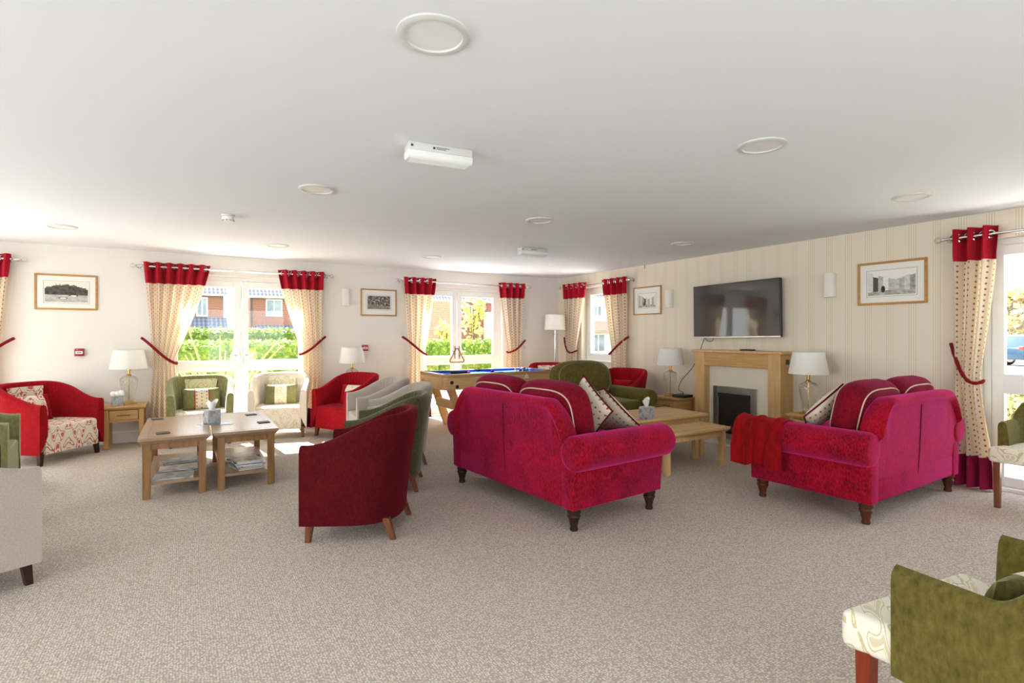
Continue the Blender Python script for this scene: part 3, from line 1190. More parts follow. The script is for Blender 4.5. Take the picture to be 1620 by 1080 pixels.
# ------------------------------------------------------------------ scatter cushions
def pillow_pt(u, v, w, h, t, side):
    a, c = 2 * u - 1, 2 * v - 1
    ea = (1 - abs(a) ** 2.6) ** .62 if abs(a) < 1 else 0
    ec = (1 - abs(c) ** 2.6) ** .62 if abs(c) < 1 else 0
    pin = 1 - .06 * (1 - abs(c) ** 2) * abs(a) ** 6
    pin2 = 1 - .06 * (1 - abs(a) ** 2) * abs(c) ** 6
    return Vector((a * w / 2 * pin, side * t / 2 * ea * ec, c * h / 2 * pin2))


def cushion(label, loc, rotz, tilt, roll, w, h, t, mat, band=None, pipe=None, band_w=.36, band_edge=None):
    """upright pillow facing local -Y, resting point at its bottom centre"""
    e = thing('scatter_cushion', label, 'cushion', loc, 0)
    R = Matrix.Rotation(rotz, 4, 'Z') @ Matrix.Rotation(tilt, 4, 'X') @ Matrix.Rotation(roll, 4, 'Y') @ Matrix.Translation((0, 0, h / 2))
    e.rotation_euler = (R @ Matrix.Identity(4)).to_euler()
    off = (Matrix.Rotation(rotz, 4, 'Z') @ Matrix.Rotation(tilt, 4, 'X')) @ Vector((0, 0, (abs(h * math.cos(roll)) + abs(w * math.sin(roll))) / 2 * .96))
    e.location = Vector(loc) + off
    b = bm_new()
    for s in (-1, 1):
        grid(b, lambda u, v: pillow_pt(u, v, w, h, t, s), 20, 20)
    bmesh.ops.remove_doubles(b, verts=b.verts, dist=1e-4)
    obj('cover', b, mat, e, 60)
    if band:
        b = bm_new()
        u0, u1 = .5 - band_w / 2, .5 + band_w / 2
        grid(b, lambda u, v: pillow_pt(u0 + (u1 - u0) * u, v, w, h, t, -1) + Vector((0, -.003, 0)), 10, 20)
        obj('centre_band', b, band, e, 60)
        if band_edge:
            for uu in (u0, u1):
                b = bm_new(); tube(b, [pillow_pt(uu, k / 20, w, h, t, -1) + Vector((0, -.004, 0)) for k in range(21)], .005, 6)
                obj('band_trim', b, band_edge, e, 60)
    if pipe:
        b = bm_new()
        loop = [pillow_pt(k / 20, 0, w, h, t, 1) for k in range(20)] + [pillow_pt(1, k / 20, w, h, t, 1) for k in range(20)] + \
               [pillow_pt(1 - k / 20, 1, w, h, t, 1) for k in range(20)] + [pillow_pt(0, 1 - k / 20, w, h, t, 1) for k in range(20)]
        tube(b, loop, .007, 6, True)
        obj('piping', b, pipe, e, 60)
    return e


def fwd(deg):
    return Vector((math.cos(math.radians(deg)), math.sin(math.radians(deg))))


def seat_cushion(label, cx_, cy_, facing, back, side=0.0, z=.40, **kw):
    f = fwd(facing)
    r = Vector((f.y, -f.x))
    p = Vector((cx_, cy_)) - f * back + r * side
    return cushion(label, (p.x, p.y, z), math.radians(facing + 90 + kw.pop('turn', 0)), math.radians(-16), math.radians(kw.pop('roll', 0)), **kw)


seat_cushion('scroll patterned cushion with red sides on the red patterned armchair', -1.33, 7.585, -38, .10, .05, .402, w=.42, h=.30, t=.14, mat='red', band='dam_redv', band_w=.6, turn=-6)
seat_cushion('green cushion with dotted centre and red trim on the sage armchair', .127, 7.76, 269, .03, -.01, .402, w=.42, h=.28, t=.13, mat='sage', band='cushdot', band_edge='pipe_red', turn=4)
seat_cushion('green cushion with cream centre on the pale cream armchair', 1.05, 7.79, 256, .05, 0, .402, w=.42, h=.28, t=.13, mat='sage', band='dam_creamv')
seat_cushion('red cushion with cream centre on the bright red armchair', 1.83, 7.30, 207, .03, -.03, .402, w=.40, h=.28, t=.13, mat='red', band='dam_creamv', band_w=.5, turn=12)
seat_cushion('small plain red cushion on the red armchair under the pale street print', 5.42, 5.95, 196, .05, 0, .408, w=.38, h=.28, t=.12, mat='red', pipe='pipe_red')


# ------------------------------------------------------------------ sofas
def sofa_top(x, half, zc, ze, run):
    d = half - abs(x)
    return ze + (zc - ze) * math.sin(PI / 2 * min(1, max(0, d / run))) ** .75


def box_cushion_pt(a, c, s, w, h, t):
    """superellipsoid-like stuffed cushion"""
    pass


def stuffed(bm, w, h, t, n=5.0, m=2.3):
    """stuffed cushion centred on the origin: w along X, t along Y, h along Z"""
    NU, NV = 72, 20

    def sp(v, p):
        return math.copysign(abs(v) ** p, v)

    def fn(u, v):
        th, ph = 2 * PI * u, PI * (v - .5)
        cxx, cz = sp(math.cos(th), 2 / n), sp(math.sin(th), 2 / n)
        k = sp(math.cos(ph), 2 / m) * (1 + .012 * math.sin(26 * th) * max(0, math.cos(ph) - .6))
        return Vector((w / 2 * cxx * k, t / 2 * sp(math.sin(ph), 2 / m), h / 2 * cz * k))
    grid(bm, fn, NU, NV, True)
    bmesh.ops.remove_doubles(bm, verts=bm.verts, dist=1e-4)


def ring_pts(w, h, y, n=5.0, N=56):
    def sp(v, p):
        return math.copysign(abs(v) ** p, v)
    return [Vector((w / 2 * sp(math.cos(2 * PI * k / N), 2 / n), y, h / 2 * sp(math.sin(2 * PI * k / N), 2 / n))) for k in range(N)]


def sofa(label, loc, facing, half, body, cush, nc=2, zc=.89, ze=.64, run=.22, leg='espresso', cush_top=.985, pipe='pipe_cream', cat='sofa', name='sofa', rnd=3.6, hd=.46):
    e = thing(name, label, cat, loc, math.radians(facing + 90))
    b = bm_new(); box(b, -half + .02, half - .02, -hd + .02, hd - .02, .15, .40, .02, 2)
    obj('seat_base', b, body, e, 40)
    # back: swept along X
    b = bm_new()
    N = 48
    rings = []
    bh = half - .095
    for i in range(N + 1):
        x = -bh + 2 * bh * i / N
        top = sofa_top(x, bh + .01, zc, ze, run)
        sec = [(hd - .03, .15), (hd - .012, .45), (hd + .0, top - .085), (hd + .028, top - .06), (hd + .036, top - .03), (hd + .02, top - .006),
               (hd - .02, top), (hd - .09, top - .01), (hd - .13, top - .05), (hd - .16, .45), (hd - .16, .15)]
        rings.append([b.verts.new((x, y, z)) for y, z in sec])
    k = len(rings[0])
    for i in range(N):
        for j in range(k):
            b.faces.new((rings[i][j], rings[i + 1][j], rings[i + 1][(j + 1) % k], rings[i][(j + 1) % k]))
    b.faces.new(rings[0]); b.faces.new(list(reversed(rings[-1])))
    bk = obj('back', b, body, e, 50)
    b = bm_new(); tube(b, [(0, hd - .03 + .0, .16), (0, hd - .010, .45), (0, hd + .002, zc - .09)], .004, 6)
    obj('back_seam', b, 'pipe_dark' if body != 'green' else body, bk, 50)
    for sx in (-1, 1):
        b = bm_new()
        xo = sx * half
        xi = sx * (half - .13)
        poly = [(xi, .15), (xo - sx * .012, .15), (xo + sx * .0, .34), (xo + sx * .01, .50), (xi, .56)]
        prism(b, poly, -hd, hd - .012, 'y', .012, 2)
        # scroll roll
        q = bmesh.new()
        prof = [(.0001, 0), (.085, 0), (.112, .012), (.122, .035), (.124, .2), (.124, .88), (.122, .965), (.112, .99), (.085, 1.0), (.0001, 1.0)]
        L = 2 * hd + .06
        lathe(q, [(r, z * L) for r, z in prof], 32)
        join(b, q, Matrix.Translation((sx * (half - .02), -hd - .055, .535)) @ Matrix.Rotation(-PI / 2, 4, 'X'))
        obj('arm', b, body, e, 50)
    inner = half - .145
    cw = 2 * inner / nc
    for c in range(nc):
        xc = -inner + cw * (c + .5)
        b = bm_new(); box(b, xc - cw / 2 + .004, xc + cw / 2 - .004, -hd - .01, hd - .17, .39, .53, .04, 4)
        obj('seat_cushion', b, body, e, 50)
        w, hgt, t = cw + .07, cush_top - .49, .30
        b = bm_new(); stuffed(b, w, hgt, t, rnd)
        o = obj('back_cushion', b, cush, e, 60, loc=(xc, hd - .25, .50 + hgt / 2), rot=(math.radians(-12), 0, 0))
        for yy in (-.095, .095):
            b = bm_new(); kk = math.cos(math.asin((abs(yy) / (t / 2)) ** (2.3 / 2))) ** (2 / 2.3) + .004
            tube(b, ring_pts(w * kk, hgt * kk, yy, rnd), .0055, 6, True)
            obj('piping', b, pipe, o, 60)
    for sx in (-1, 1):
        for sy in (-1, 1):
            b = bm_new()
            lathe(b, [(.026, 0), (.030, .012), (.024, .03), (.036, .075), (.046, .10), (.040, .112), (.047, .125), (.044, .16)], 20, sx * (half - .07), sy * (hd - .07), 0)
            obj('leg', b, leg, e, 40)
    return e


sofa('raspberry red two seat sofa beside the row of tub armchairs, facing the fireplace', (2.578, 3.707, 0), 5, .815, 'sofa', 'sofacush')
sofa('raspberry red two seat sofa with a red throw over its arm', (4.82, 2.384, 0), 92, .80, 'sofa', 'sofacush', leg='maho')
sofa('olive green armchair with an oval back across from the sofa with the throw', (4.36, 5.33, 0), -90, .60, 'green', 'green', 1, .80, .62, .3, 'espresso', 1.0, 'sage', 'armchair', 'rolled_armchair', 2.8, .44)


def local(loc, facing, x, y, z):
    a = math.radians(facing + 90)
    return Vector((loc[0] + x * math.cos(a) - y * math.sin(a), loc[1] + x * math.sin(a) + y * math.cos(a), z))


# cushions leaning in the sofas' corners
s1 = ((2.578, 3.707), 5)
s2 = ((4.82, 2.384), 92)
def lean_cushion(label, sofa_at, top, e1, e2, size, thick, across=None):
    """square cushion given in the sofa's own axes: its top corner and its two edge directions"""
    e1 = Vector(e1).normalized()
    e2 = Vector(e2)
    e2 = (e2 - e1 * e2.dot(e1)).normalized()
    across = across or size
    c = Vector(top) + e1 * size / 2 + e2 * across / 2
    Z = -e1
    Y = Z.cross(e2)
    m = Matrix((e2, Y, Z)).transposed()
    o = cushion(label, (0, 0, 0), 0, 0, 0, across, size, thick, 'cushdot', None, 'pipe_dark')
    o.rotation_euler = (Matrix.Rotation(math.radians(sofa_at[1] + 90), 3, 'Z') @ m).to_euler()
    o.location = local(*sofa_at, c.x, c.y, c.z)
    return o


tl = math.radians(10)
lean_cushion('dotted cream cushion standing on its corner at the back of the raspberry sofa', s1, (-.49, .056, 1.033), (-1, -math.sin(tl), -math.cos(tl)), (1, -math.sin(tl), -math.cos(tl)), .36, .12)
lean_cushion('dotted cream cushion with dark piping against the arm of the raspberry sofa', s1, (-.575, -.075, .93), (-.24, -.675, -.697), (.97, -.167, -.19), .47, .13)
lean_cushion('dotted cream cushion with dark piping beside the red throw', s2, (.46, .11, .953), (.658, -.405, -.633), (-.7523, -.347, -.56), .40, .12, .30)

# throw over the near arm of the second sofa
e = thing('throw_blanket', 'bright red plush throw draped over the sofa arm', 'throw', (4.82, 2.384, 0), math.radians(182))
b = bm_new()
AXC, AZC, AR = .78, .535, .119


def throw_pt(u, v):
    y = -.535 + .40 * u
    s = v * 1.0
    L1, L2, L3 = .004, PI * AR * 1.0, .24
    d = s * (L1 + L2 + L3 + .02 * math.sin(9 * u))
    rip = .006 * math.sin(17 * u + 2 * v) + .007 * math.sin(31 * u + 1.3)
    r = AR + .006 + max(0, rip)
    if d < L1:
        return Vector((AXC - r, y, AZC - (L1 - d)))
    d -= L1
    if d < L2:
        a = PI - d / AR
        return Vector((AXC + r * math.cos(a), y, AZC + r * math.sin(a)))
    d -= L2
    k = min(1, d / .12)
    return Vector((AXC + r + .016 * k * (1 + math.sin(23 * u + 1)) , y + .02 * k * math.sin(7 * u), AZC - d))


grid(b, throw_pt, 60, 44)
o = obj('drape', b, 'throwred', e, 70)
sd = o.modifiers.new('thickness', 'SOLIDIFY'); sd.thickness = .008; sd.offset = 1
b = bm_new()


def throw_front(u, v):
    a = PI * (1 - u)
    r = (AR + .008) * (1 - .0 * v)
    x, z = AXC + r * math.cos(a), AZC + r * math.sin(a)
    return Vector((x, -.535 - .012 * math.sin(PI * v) - .006 * math.sin(14 * u), z - v * .13 * (.6 + .4 * math.sin(PI * u)) - .0))


grid(b, throw_front, 30, 8)
o = obj('front_fold', b, 'throwred', e, 70)
sd = o.modifiers.new('thickness', 'SOLIDIFY'); sd.thickness = .006; sd.offset = 1


# ------------------------------------------------------------------ dining armchairs
def dining_chair(label, x, y, facing, legm='cherry'):
    e = thing('dining_armchair', label, 'chair', (x, y, 0), math.radians(facing + 90), 'green dining armchairs')
    b = bm_new(); prism(b, [(-.335, -.325), (.335, -.325), (.30, -.16), (.24, .22), (-.24, .22), (-.30, -.16)], .355, .475, 'z', .026, 3); obj('seat', b, 'dam_gold', e, 45)
    b = bm_new()
    q = bmesh.new(); tub_shell(q, .63, .46, .055, .34, .40, .66, .84, .04, 0.0, -.02, .5)
    join(b, q, Matrix.Translation((0, .05, 0)))
    obj('back_shell', b, 'green', e, 50)
    for sx in (-1, 1):
        for yy, ex in ((-.265, 0), (.19, .04)):
            b = bm_new()
            q = bmesh.new(); bmesh.ops.create_cube(q, size=1)
            for v in q.verts:
                s = .044 if v.co.z > 0 else .034
                v.co = Vector((sx * (.29 if yy < 0 else .22) + v.co.x * s, yy + v.co.y * s + (0 if v.co.z > 0 else ex), .37 if v.co.z > 0 else 0))
            join(b, q)
            obj('leg', b, legm, e, 0)
    return e


dining_chair('green dining armchair with gold leaf seat on the open carpet beside a cushion', 2.05, .56, 83)
dining_chair('green dining armchair by the glazed doors beside the raspberry sofa', 5.63, 1.34, 180, 'walnut')
cushion('olive and cream cushion on the dining armchair out on the carpet', (2.02, .56, .472), math.radians(83 + 90 - 8), math.radians(-16), 0, .40, .23, .12, 'green', 'dam_creamv', None, .4)


# ------------------------------------------------------------------ tables
def moulded_top(bm, x0, x1, y0, y1, z1, th=.045, lip=.02):
    """table top with a stepped under-edge"""
    box(bm, x0, x1, y0, y1, z1 - th * .5, z1, .004)
    q = bmesh.new()
    z0 = z1 - th
    A = [(x0 + lip, y0 + lip, z0), (x1 - lip, y0 + lip, z0), (x1 - lip, y1 - lip, z0), (x0 + lip, y1 - lip, z0)]
    B = [(x0 + .004, y0 + .004, z1 - th * .5), (x1 - .004, y0 + .004, z1 - th * .5), (x1 - .004, y1 - .004, z1 - th * .5), (x0 + .004, y1 - .004, z1 - th * .5)]
    va = [q.verts.new(v) for v in A]
    vb = [q.verts.new(v) for v in B]
    q.faces.new(va); q.faces.new(list(reversed(vb)))
    for i in range(4):
        q.faces.new((va[i], vb[i], vb[(i + 1) % 4], va[(i + 1) % 4]))
    join(bm, q)


def apron(e, w, d, z0, z1, ins, mat):
    for sx in (-1, 1):
        b = bm_new(); box(b, sx * (w / 2 - ins) - .009, sx * (w / 2 - ins) + .009, -d / 2 + ins, d / 2 - ins, z0, z1); obj('apron', b, mat, e, 0)
        b = bm_new(); box(b, -w / 2 + ins, w / 2 - ins, sx * (d / 2 - ins) - .009, sx * (d / 2 - ins) + .009, z0, z1); obj('apron', b, mat, e, 0)


def four_legs(e, w, d, ins, s, z1, mat):
    for sx in (-1, 1):
        for sy in (-1, 1):
            b = bm_new(); x, y = sx * (w / 2 - ins), sy * (d / 2 - ins)
            box(b, x - s / 2, x + s / 2, y - s / 2, y + s / 2, 0, z1, .003)
            obj('leg', b, mat, e, 0)


def coffee_table(label, x, y, w, d, h, rz=0, shelf=True, top='ctop_y', leg='cleg', group=None):
    e = thing('coffee_table', label, 'coffee table', (x, y, 0), rz, group)
    b = bm_new(); moulded_top(b, -w / 2, w / 2, -d / 2, d / 2, h, .05, .03); obj('tabletop', b, top, e, 0)
    b = bm_new()
    for sx in (-1, 1):
        box(b, sx * (w / 2 - .065) - .0012, sx * (w / 2 - .065) + .0012, -d / 2 + .066, d / 2 - .066, h - .001, h + .0006)
        box(b, -w / 2 + .066, w / 2 - .066, sx * (d / 2 - .065) - .0012, sx * (d / 2 - .065) + .0012, h - .001, h + .0006)
    o = obj('inlay_line', b, 'maho', e, 0); o['kind'] = 'stuff'
    apron(e, w, d, h - .10, h - .05, .06, leg)
    four_legs(e, w, d, .06, .055, h - .05, leg)
    if shelf:
        b = bm_new(); box(b, -w / 2 + .055, w / 2 - .055, -d / 2 + .055, d / 2 - .055, .105, .13, .003); obj('shelf', b, 'ctop_y', e, 0)
    return e


CA = (-.10, 5.87)
CB = (.435, 5.87)
CW, CD, CH = .515, 1.30, .50
coffee_table('oak coffee table with three stacks of magazines on its shelf', *CA, CW, CD, CH)
coffee_table('oak coffee table with a thick pile of magazines near the pale cream armchair', *CB, CW, CD, CH)
coffee_table('tall oak nesting table with a tissue box near the fireplace', 4.325, 4.30, 1.21, .64, .47, 0, False, 'pale_x', 'pale_z')
coffee_table('low oak nesting table pulled out from under the taller one', 4.29, 3.79, .92, .46, .40, 0, False, 'pale_x', 'pale_z')


def side_table(label, x, y, rz, w=.44, d=.42, h=.50, panel=False):
    """drawer faces local -Y"""
    e = thing('side_table', label, 'side table', (x, y, 0), rz, 'oak side tables with a drawer')
    b = bm_new(); moulded_top(b, -w / 2, w / 2, -d / 2, d / 2, h, .045, .025); obj('tabletop', b, 'oak_x', e, 0)
    four_legs(e, w, d, .05, .05, h - .045, 'oak_z')
    for sx in (-1, 1):
        b = bm_new(); box(b, sx * (w / 2 - .05) - .01, sx * (w / 2 - .05) + .01, -d / 2 + .05, d / 2 - .05, .10 if panel else h - .19, h - .045); obj('side_panel', b, 'oak_y', e, 0)
    b = bm_new(); box(b, -w / 2 + .05, w / 2 - .05, d / 2 - .06, d / 2 - .04, h - .19, h - .045); obj('back_panel', b, 'oak_x', e, 0)
    b = bm_new(); box(b, -w / 2 + .06, w / 2 - .06, -d / 2 + .035, -d / 2 + .06, h - .19, h - .165); obj('rail', b, 'oak_x', e, 0)
    b = bm_new(); box(b, -w / 2 + .08, w / 2 - .08, -d / 2 + .022, -d / 2 + .3, h - .162, h - .052, .003); dr = obj('drawer', b, 'oak_x', e, 0)
    b = bm_new(); tube(b, [(-.06, -d / 2 + .022, h - .107), (-.06, -d / 2 + .002, h - .107), (.06, -d / 2 + .002, h - .107), (.06, -d / 2 + .022, h - .107)], .005, 6)
    obj('drawer_handle', b, 'darkgrey', dr, 40)
    return e


T1 = (-.66, 7.97)
side_table('oak side table with drawer, lamp and tissue box beside the French doors', *T1, 0)
T2 = (2.05, 7.97)
side_table('oak side table under the lamp behind the bright red armchair', *T2, 0)
T3 = (5.69, 5.13)
side_table('oak side table with drawer and black box left of the fireplace', *T3, -PI / 2, panel=True)
T4 = (5.68, 3.20)
side_table('oak side table under the lamp right of the fireplace', *T4, -PI / 2)


# ------------------------------------------------------------------ lamps
def table_lamp(label, x, y, z, k=1.0):
    e = thing('table_lamp', label, 'lamp', (x, y, z), 0, 'cut glass table lamps')
    b = bm_new(); lathe(b, [(.085, 0), (.085, .012), (.06, .018), (.05, .03)], 28); obj('base', b, 'brass', e, 40)
    b = bm_new()

    def wv(a, zz):
        return .06 * abs(math.sin(6 * a + 60 * zz)) + .06 * abs(math.sin(6 * a - 60 * zz))
    prof = [(.045, .028), (.055, .05)]
    for i in range(26):
        t = i / 25
        prof.append((.052 + .03 * sm(t * 1.15) , .055 + .25 * t))
    prof += [(.078, .318), (.06, .332), (.028, .342)]
    lathe(b, prof, 64, wave=lambda a, zz: wv(a, zz) if .06 < zz < .31 else 0)
    obj('glass_body', b, 'cutglass', e, 30)
    b = bm_new(); tube(b, [(0, 0, .02), (0, 0, .42)], .007, 8)
    lathe(b, [(.0, .338), (.026, .34), (.028, .352), (.014, .362), (.014, .40), (.02, .405), (.02, .45), (.0, .452)], 16)
    obj('stem', b, 'brass', e, 40)
    b = bm_new()
    r0, r1, z0, z1 = .195 * k, .155 * k, .425, .655
    lathe(b, [(r0 - .004, z0 + .003), (r0, z0), (r0 + .001, z0 + .006), (r1 + .001, z1 - .006), (r1, z1), (r1 - .004, z1 - .003)], 40)
    b2 = [f for f in b.faces if len(f.verts) > 4]
    bmesh.ops.delete(b, geom=b2, context='FACES_ONLY')
    obj('lamp_shade', b, 'shade', e, 50)
    b = bm_new()
    for a in range(3):
        tube(b, [(0, 0, z1 - .02), ((r1 - .002) * math.cos(a * 2.1), (r1 - .002) * math.sin(a * 2.1), z1 - .01)], .003, 6)
    tube(b, [(0, 0, .44), (0, 0, z1 - .02)], .004, 6)
    obj('shade_carrier', b, 'brass', e, 40)
    return e


table_lamp('cut glass lamp with white shade beside the tissue box at the French doors', T1[0] + .03, T1[1] + .04, .50)
table_lamp('cut glass lamp with white shade behind the bright red armchair', T2[0], T2[1], .50, .95)
table_lamp('cut glass lamp with white shade left of the fireplace', T3[0] - .02, T3[1] + .08, .50, .92)
table_lamp('cut glass lamp with white shade right of the fireplace', T4[0] - .06, T4[1] + .06, .50, .98)

fl = on_y(878, 524, 7.86)
e = thing('floor_lamp', 'slim floor lamp with white drum shade in the corner', 'lamp', (fl.x, fl.y, 0))
b = bm_new(); lathe(b, [(.14, 0), (.14, .015), (.03, .03), (.012, .05)], 32); obj('base', b, 'chrome', e, 40)
b = bm_new(); tube(b, [(0, 0, .03), (0, 0, 1.45)], .01, 10); obj('pole', b, 'chrome', e, 40)
b = bm_new(); box(b, -.02, .02, -.008, .008, 1.34, 1.37, .002); tube(b, [(-.05, 0, 1.355), (.05, 0, 1.355)], .007, 8); obj('switch', b, 'chrome', e, 40)
b = bm_new(); lathe(b, [(.186, 1.433), (.19, 1.43), (.176, 1.70), (.172, 1.697)], 40)
bmesh.ops.delete(b, geom=[f for f in b.faces if len(f.verts) > 4], context='FACES_ONLY')
obj('lamp_shade', b, 'shade', e, 50)


# ------------------------------------------------------------------ tissue boxes
def tissue_box(label, x, y, z, rz, s=.115, h=.125, style=0):
    e = thing('tissue_box', label, 'tissue box', (x, y, z), rz, 'marbled tissue boxes')
    b = bm_new(); box(b, -s / 2, s / 2, -s / 2, s / 2, 0, h, .003); obj('box', b, 'marble', e, 0)
    rnd = random.Random(int(abs(x) * 100))
    if style == 0:
        b = bm_new()

        def fn(u, v):
            a = 2 * PI * u
            r = .018 + .03 * v + .012 * math.sin(3 * a + 1) * v
            return Vector((r * math.cos(a), .6 * r * math.sin(a), h - .01 + .085 * v + .022 * math.sin(2 * a + .6) * v))
        grid(b, fn, 24, 8, True)
    else:
        b = bm_new()
        for k in range(9):
            cx_, cy_ = (k % 3 - 1) * .038, (k // 3 - 1) * .038
            bmesh.ops.create_icosphere(b, subdivisions=2, radius=.03 + .006 * rnd.random(), matrix=Matrix.Translation((cx_, cy_, h + .008 + .012 * rnd.random())))
    obj('tissue', b, 'tissue', e, 70)
    return e


tissue_box('grey marbled tissue box with fluffy white tissues on the lamp table', T1[0] - .07, T1[1] - .12, .50, .12, style=1)
tissue_box('grey marbled tissue box standing on the pair of coffee tables', .185, 5.83, .5035, .35)
p = on_z(1023, 662, .47)
tissue_box('grey marbled tissue box on the tall nesting table', p.x, p.y, .47, .25)


# ------------------------------------------------------------------ magazines, coasters, leaflets
def magazine(label, x, y, z, rz, w, d, t, cols, group):
    e = thing('magazine', label, 'magazine', (x, y, z), rz, group)
    b = bm_new(); box(b, -w / 2, w / 2, -d / 2, d / 2, 0.0, t - .0006); obj('pages', b, 'tissue', e, 0)
    b = bm_new(); box(b, -w / 2 - .001, w / 2 + .001, -d / 2 - .001, d / 2 + .001, t - .0012, t); box(b, -w / 2 - .001, -w / 2, -d / 2, d / 2, 0, t)
    obj('cover', b, m_cover('printed cover', cols), e, 0)


pal = [['#2e3a44', '#c9c6bf', '#7f8d98'], ['#d9d6cf', '#3a3a3c', '#a5a29c'], ['#56606a', '#e4e1da', '#8c5a48'], ['#e8e5de', '#6f7a84', '#b9b6af'], ['#20242a', '#9aa3a8', '#dedbd4']]
rnd = random.Random(3)
stacks = [(CA, .0, -.46, 1, .014, 'large pale magazine at the shelf front of the three-stack table', 'magazine front left stack'),
          (CA, .03, -.23, 3, .009, 'magazine in the middle stack of the three-stack table', 'magazines in the middle stack'),
          (CA, .04, .08, 4, .009, 'magazine in the rear stack of the three-stack table', 'magazines in the rear stack'),
          (CB, .02, -.36, 8, .009, 'magazine in the thick pile on the shelf near the cream armchair', 'magazines in the thick pile'),
          (CB, -.01, -.02, 5, .009, 'magazine behind the thick pile on the same shelf', 'magazines behind the thick pile')]
for (c, dx, dy, n, th, lab, grp) in stacks:
    for k in range(n):
        ORD = ['topmost', 'second from the top', 'third from the top', 'fourth from the top', 'fifth from the top', 'sixth from the top', 'second from the bottom', 'lowest']
        full = lab if n == 1 else lab.replace('magazine ', 'magazine ' + (ORD[n - 1 - k] if k else 'lowest') + ' ', 1)
        magazine(full, c[0] + dx + rnd.uniform(-.02, .02), c[1] + dy + rnd.uniform(-.02, .02), .13 + k * th, rnd.uniform(-.2, .2) + (PI / 2 if n != 8 else .1), .21, .29, th, pal[k % 5], grp)


def coaster(label, px, py):
    p = on_z(px, py, CH)
    b = bm_new(); box(b, -.05, .05, -.05, .05, .0, .008, .002)
    tag(obj('coaster', b, 'slate', None, 0, loc=(p.x, p.y, CH), rot=(0, 0, .1)), label, 'coaster', 'slate coasters')


coaster('slate coaster near the window end of the three-stack coffee table', 249, 663)
coaster('slate coaster near the open carpet end of the three-stack coffee table', 258, 685)
coaster('slate coaster near the window end of the thick-pile coffee table', 397, 656)
coaster('slate coaster near the edge of the thick-pile coffee table', 417, 668)
for i, (dx, dy, a, lab) in enumerate([(0, -.02, .3, 'printed leaflet under the tissue box on the coffee tables'), (.07, -.06, -.2, 'second printed leaflet fanned out beside the tissue box')]):
    b = bm_new(); box(b, -.105, .105, -.075, .075, 0, .0017)
    tag(obj('leaflet', b, m_cover('leaflet print', pal[1 + i * 2]), None, 0, loc=(.185 + dx, 5.80 + dy, CH + .0017 * i), rot=(0, 0, a)), lab, 'leaflet')


# ------------------------------------------------------------------ fireplace and television
FY0, FY1, FX = 3.63, 4.83, 5.71
e = thing('fireplace', 'pale oak fireplace surround with cream panel and steel framed electric fire', 'fireplace', (0, 0, 0))
b = bm_new(); box(b, FX - .03, XR, FY0 - .03, FY1 + .03, 1.115, 1.145, .005); obj('mantel_shelf', b, 'pale_z', e, 0)
for a in (FY0, FY1 - .155):
    b = bm_new(); box(b, FX, XR, a, a + .155, 0, 1.115, .003); obj('pillar', b, 'pale_z', e, 0)
b = bm_new(); box(b, FX + .005, XR, FY0 + .155, FY1 - .155, .945, 1.115, .003); obj('header', b, MT['oak_y'], e, 0)
b = bm_new(); box(b, FX + .10, XR, FY0 + .155, FY1 - .155, .02, .945); obj('cream_panel', b, 'creampanel', e, 0)
b = bm_new(); box(b, FX - .20, XR, FY0 - .02, FY1 + .02, 0, .03, .004); obj('hearth', b, 'hearth', e, 0)
f0, f1, fz = 3.99, 4.60, .69
fr = None
b = bm_new()
for (a, c, z0, z1) in ((f0, f0 + .075, .03, fz), (f1 - .075, f1, .03, fz), (f0 + .075, f1 - .075, fz - .085, fz), (f0 + .075, f1 - .075, .03, .10)):
    box(b, FX + .075, FX + .11, a, c, z0, z1, .003)
fr = obj('fire_frame', b, 'steel', e, 0)
b = bm_new(); box(b, FX + .088, FX + .10, f0 + .07, f1 - .07, .095, fz - .08); obj('fire_glass', b, 'fireblack', e, 0)
b = bm_new(); box(b, FX + .068, FX + .09, f0 + .075, f1 - .075, fz - .13, fz - .085, .003); obj('fire_canopy', b, 'fireblack', e, 0)
for k in range(9):
    b = bm_new()
    bmesh.ops.create_icosphere(b, subdivisions=1, radius=.035, matrix=Matrix.Translation((FX + .075, f0 + .11 + k * .048, .15 + .025 * (k % 2))) @ Matrix.Scale(.5, 4, (1, 0, 0)))
    obj('coal', b, 'coal', e, 0)
b = bm_new(); box(b, FX + .10, FX + .16, FY0 - .008, FY0, 1.0, 1.055, .003); obj('side_socket', b, 'darkgrey', e, 0)

e = thing('television', 'large black flat television on the striped wall above the fireplace', 'television', (XR, 4.335, 1.648))
e.rotation_euler = (math.radians(-.7), 0, 0)
b = bm_new(); box(b, -.115, -.07, -.622, .622, -.345, .345, .005); obj('casing', b, 'black', e, 0)
b = bm_new(); box(b, -.1175, -.113, -.612, .612, -.322, .337); obj('screen', b, 'screen', e, 0)
b = bm_new(); box(b, -.118, -.112, -.622, .622, -.345, -.327, .001); obj('bottom_bezel', b, 'steel', e, 0)
b = bm_new(); box(b, -.075, -.002, -.2, .2, -.2, .2, .004); obj('wall_bracket', b, 'darkgrey', e, 0)
e = thing('remote_control', 'slim black remote control on the mantel shelf', 'remote control', (5.80, 4.11, 1.145), .1)
b = bm_new(); box(b, -.022, .022, -.09, .09, 0, .018, .004); obj('body', b, 'black', e, 0)
b = bm_new()
for k in range(6):
    box(b, -.012, .012, -.07 + k * .02, -.06 + k * .02, .0175, .0195)
o = obj('buttons', b, 'darkgrey', e, 0); o['kind'] = 'stuff'
e = thing('set_top_box', 'flat black set top box on the side table left of the fireplace', 'set top box', (T3[0] - .02, T3[1] - .12, .50), .1)
b = bm_new(); box(b, -.09, .09, -.11, .09, .004, .04, .004); obj('casing', b, 'black', e, 0)
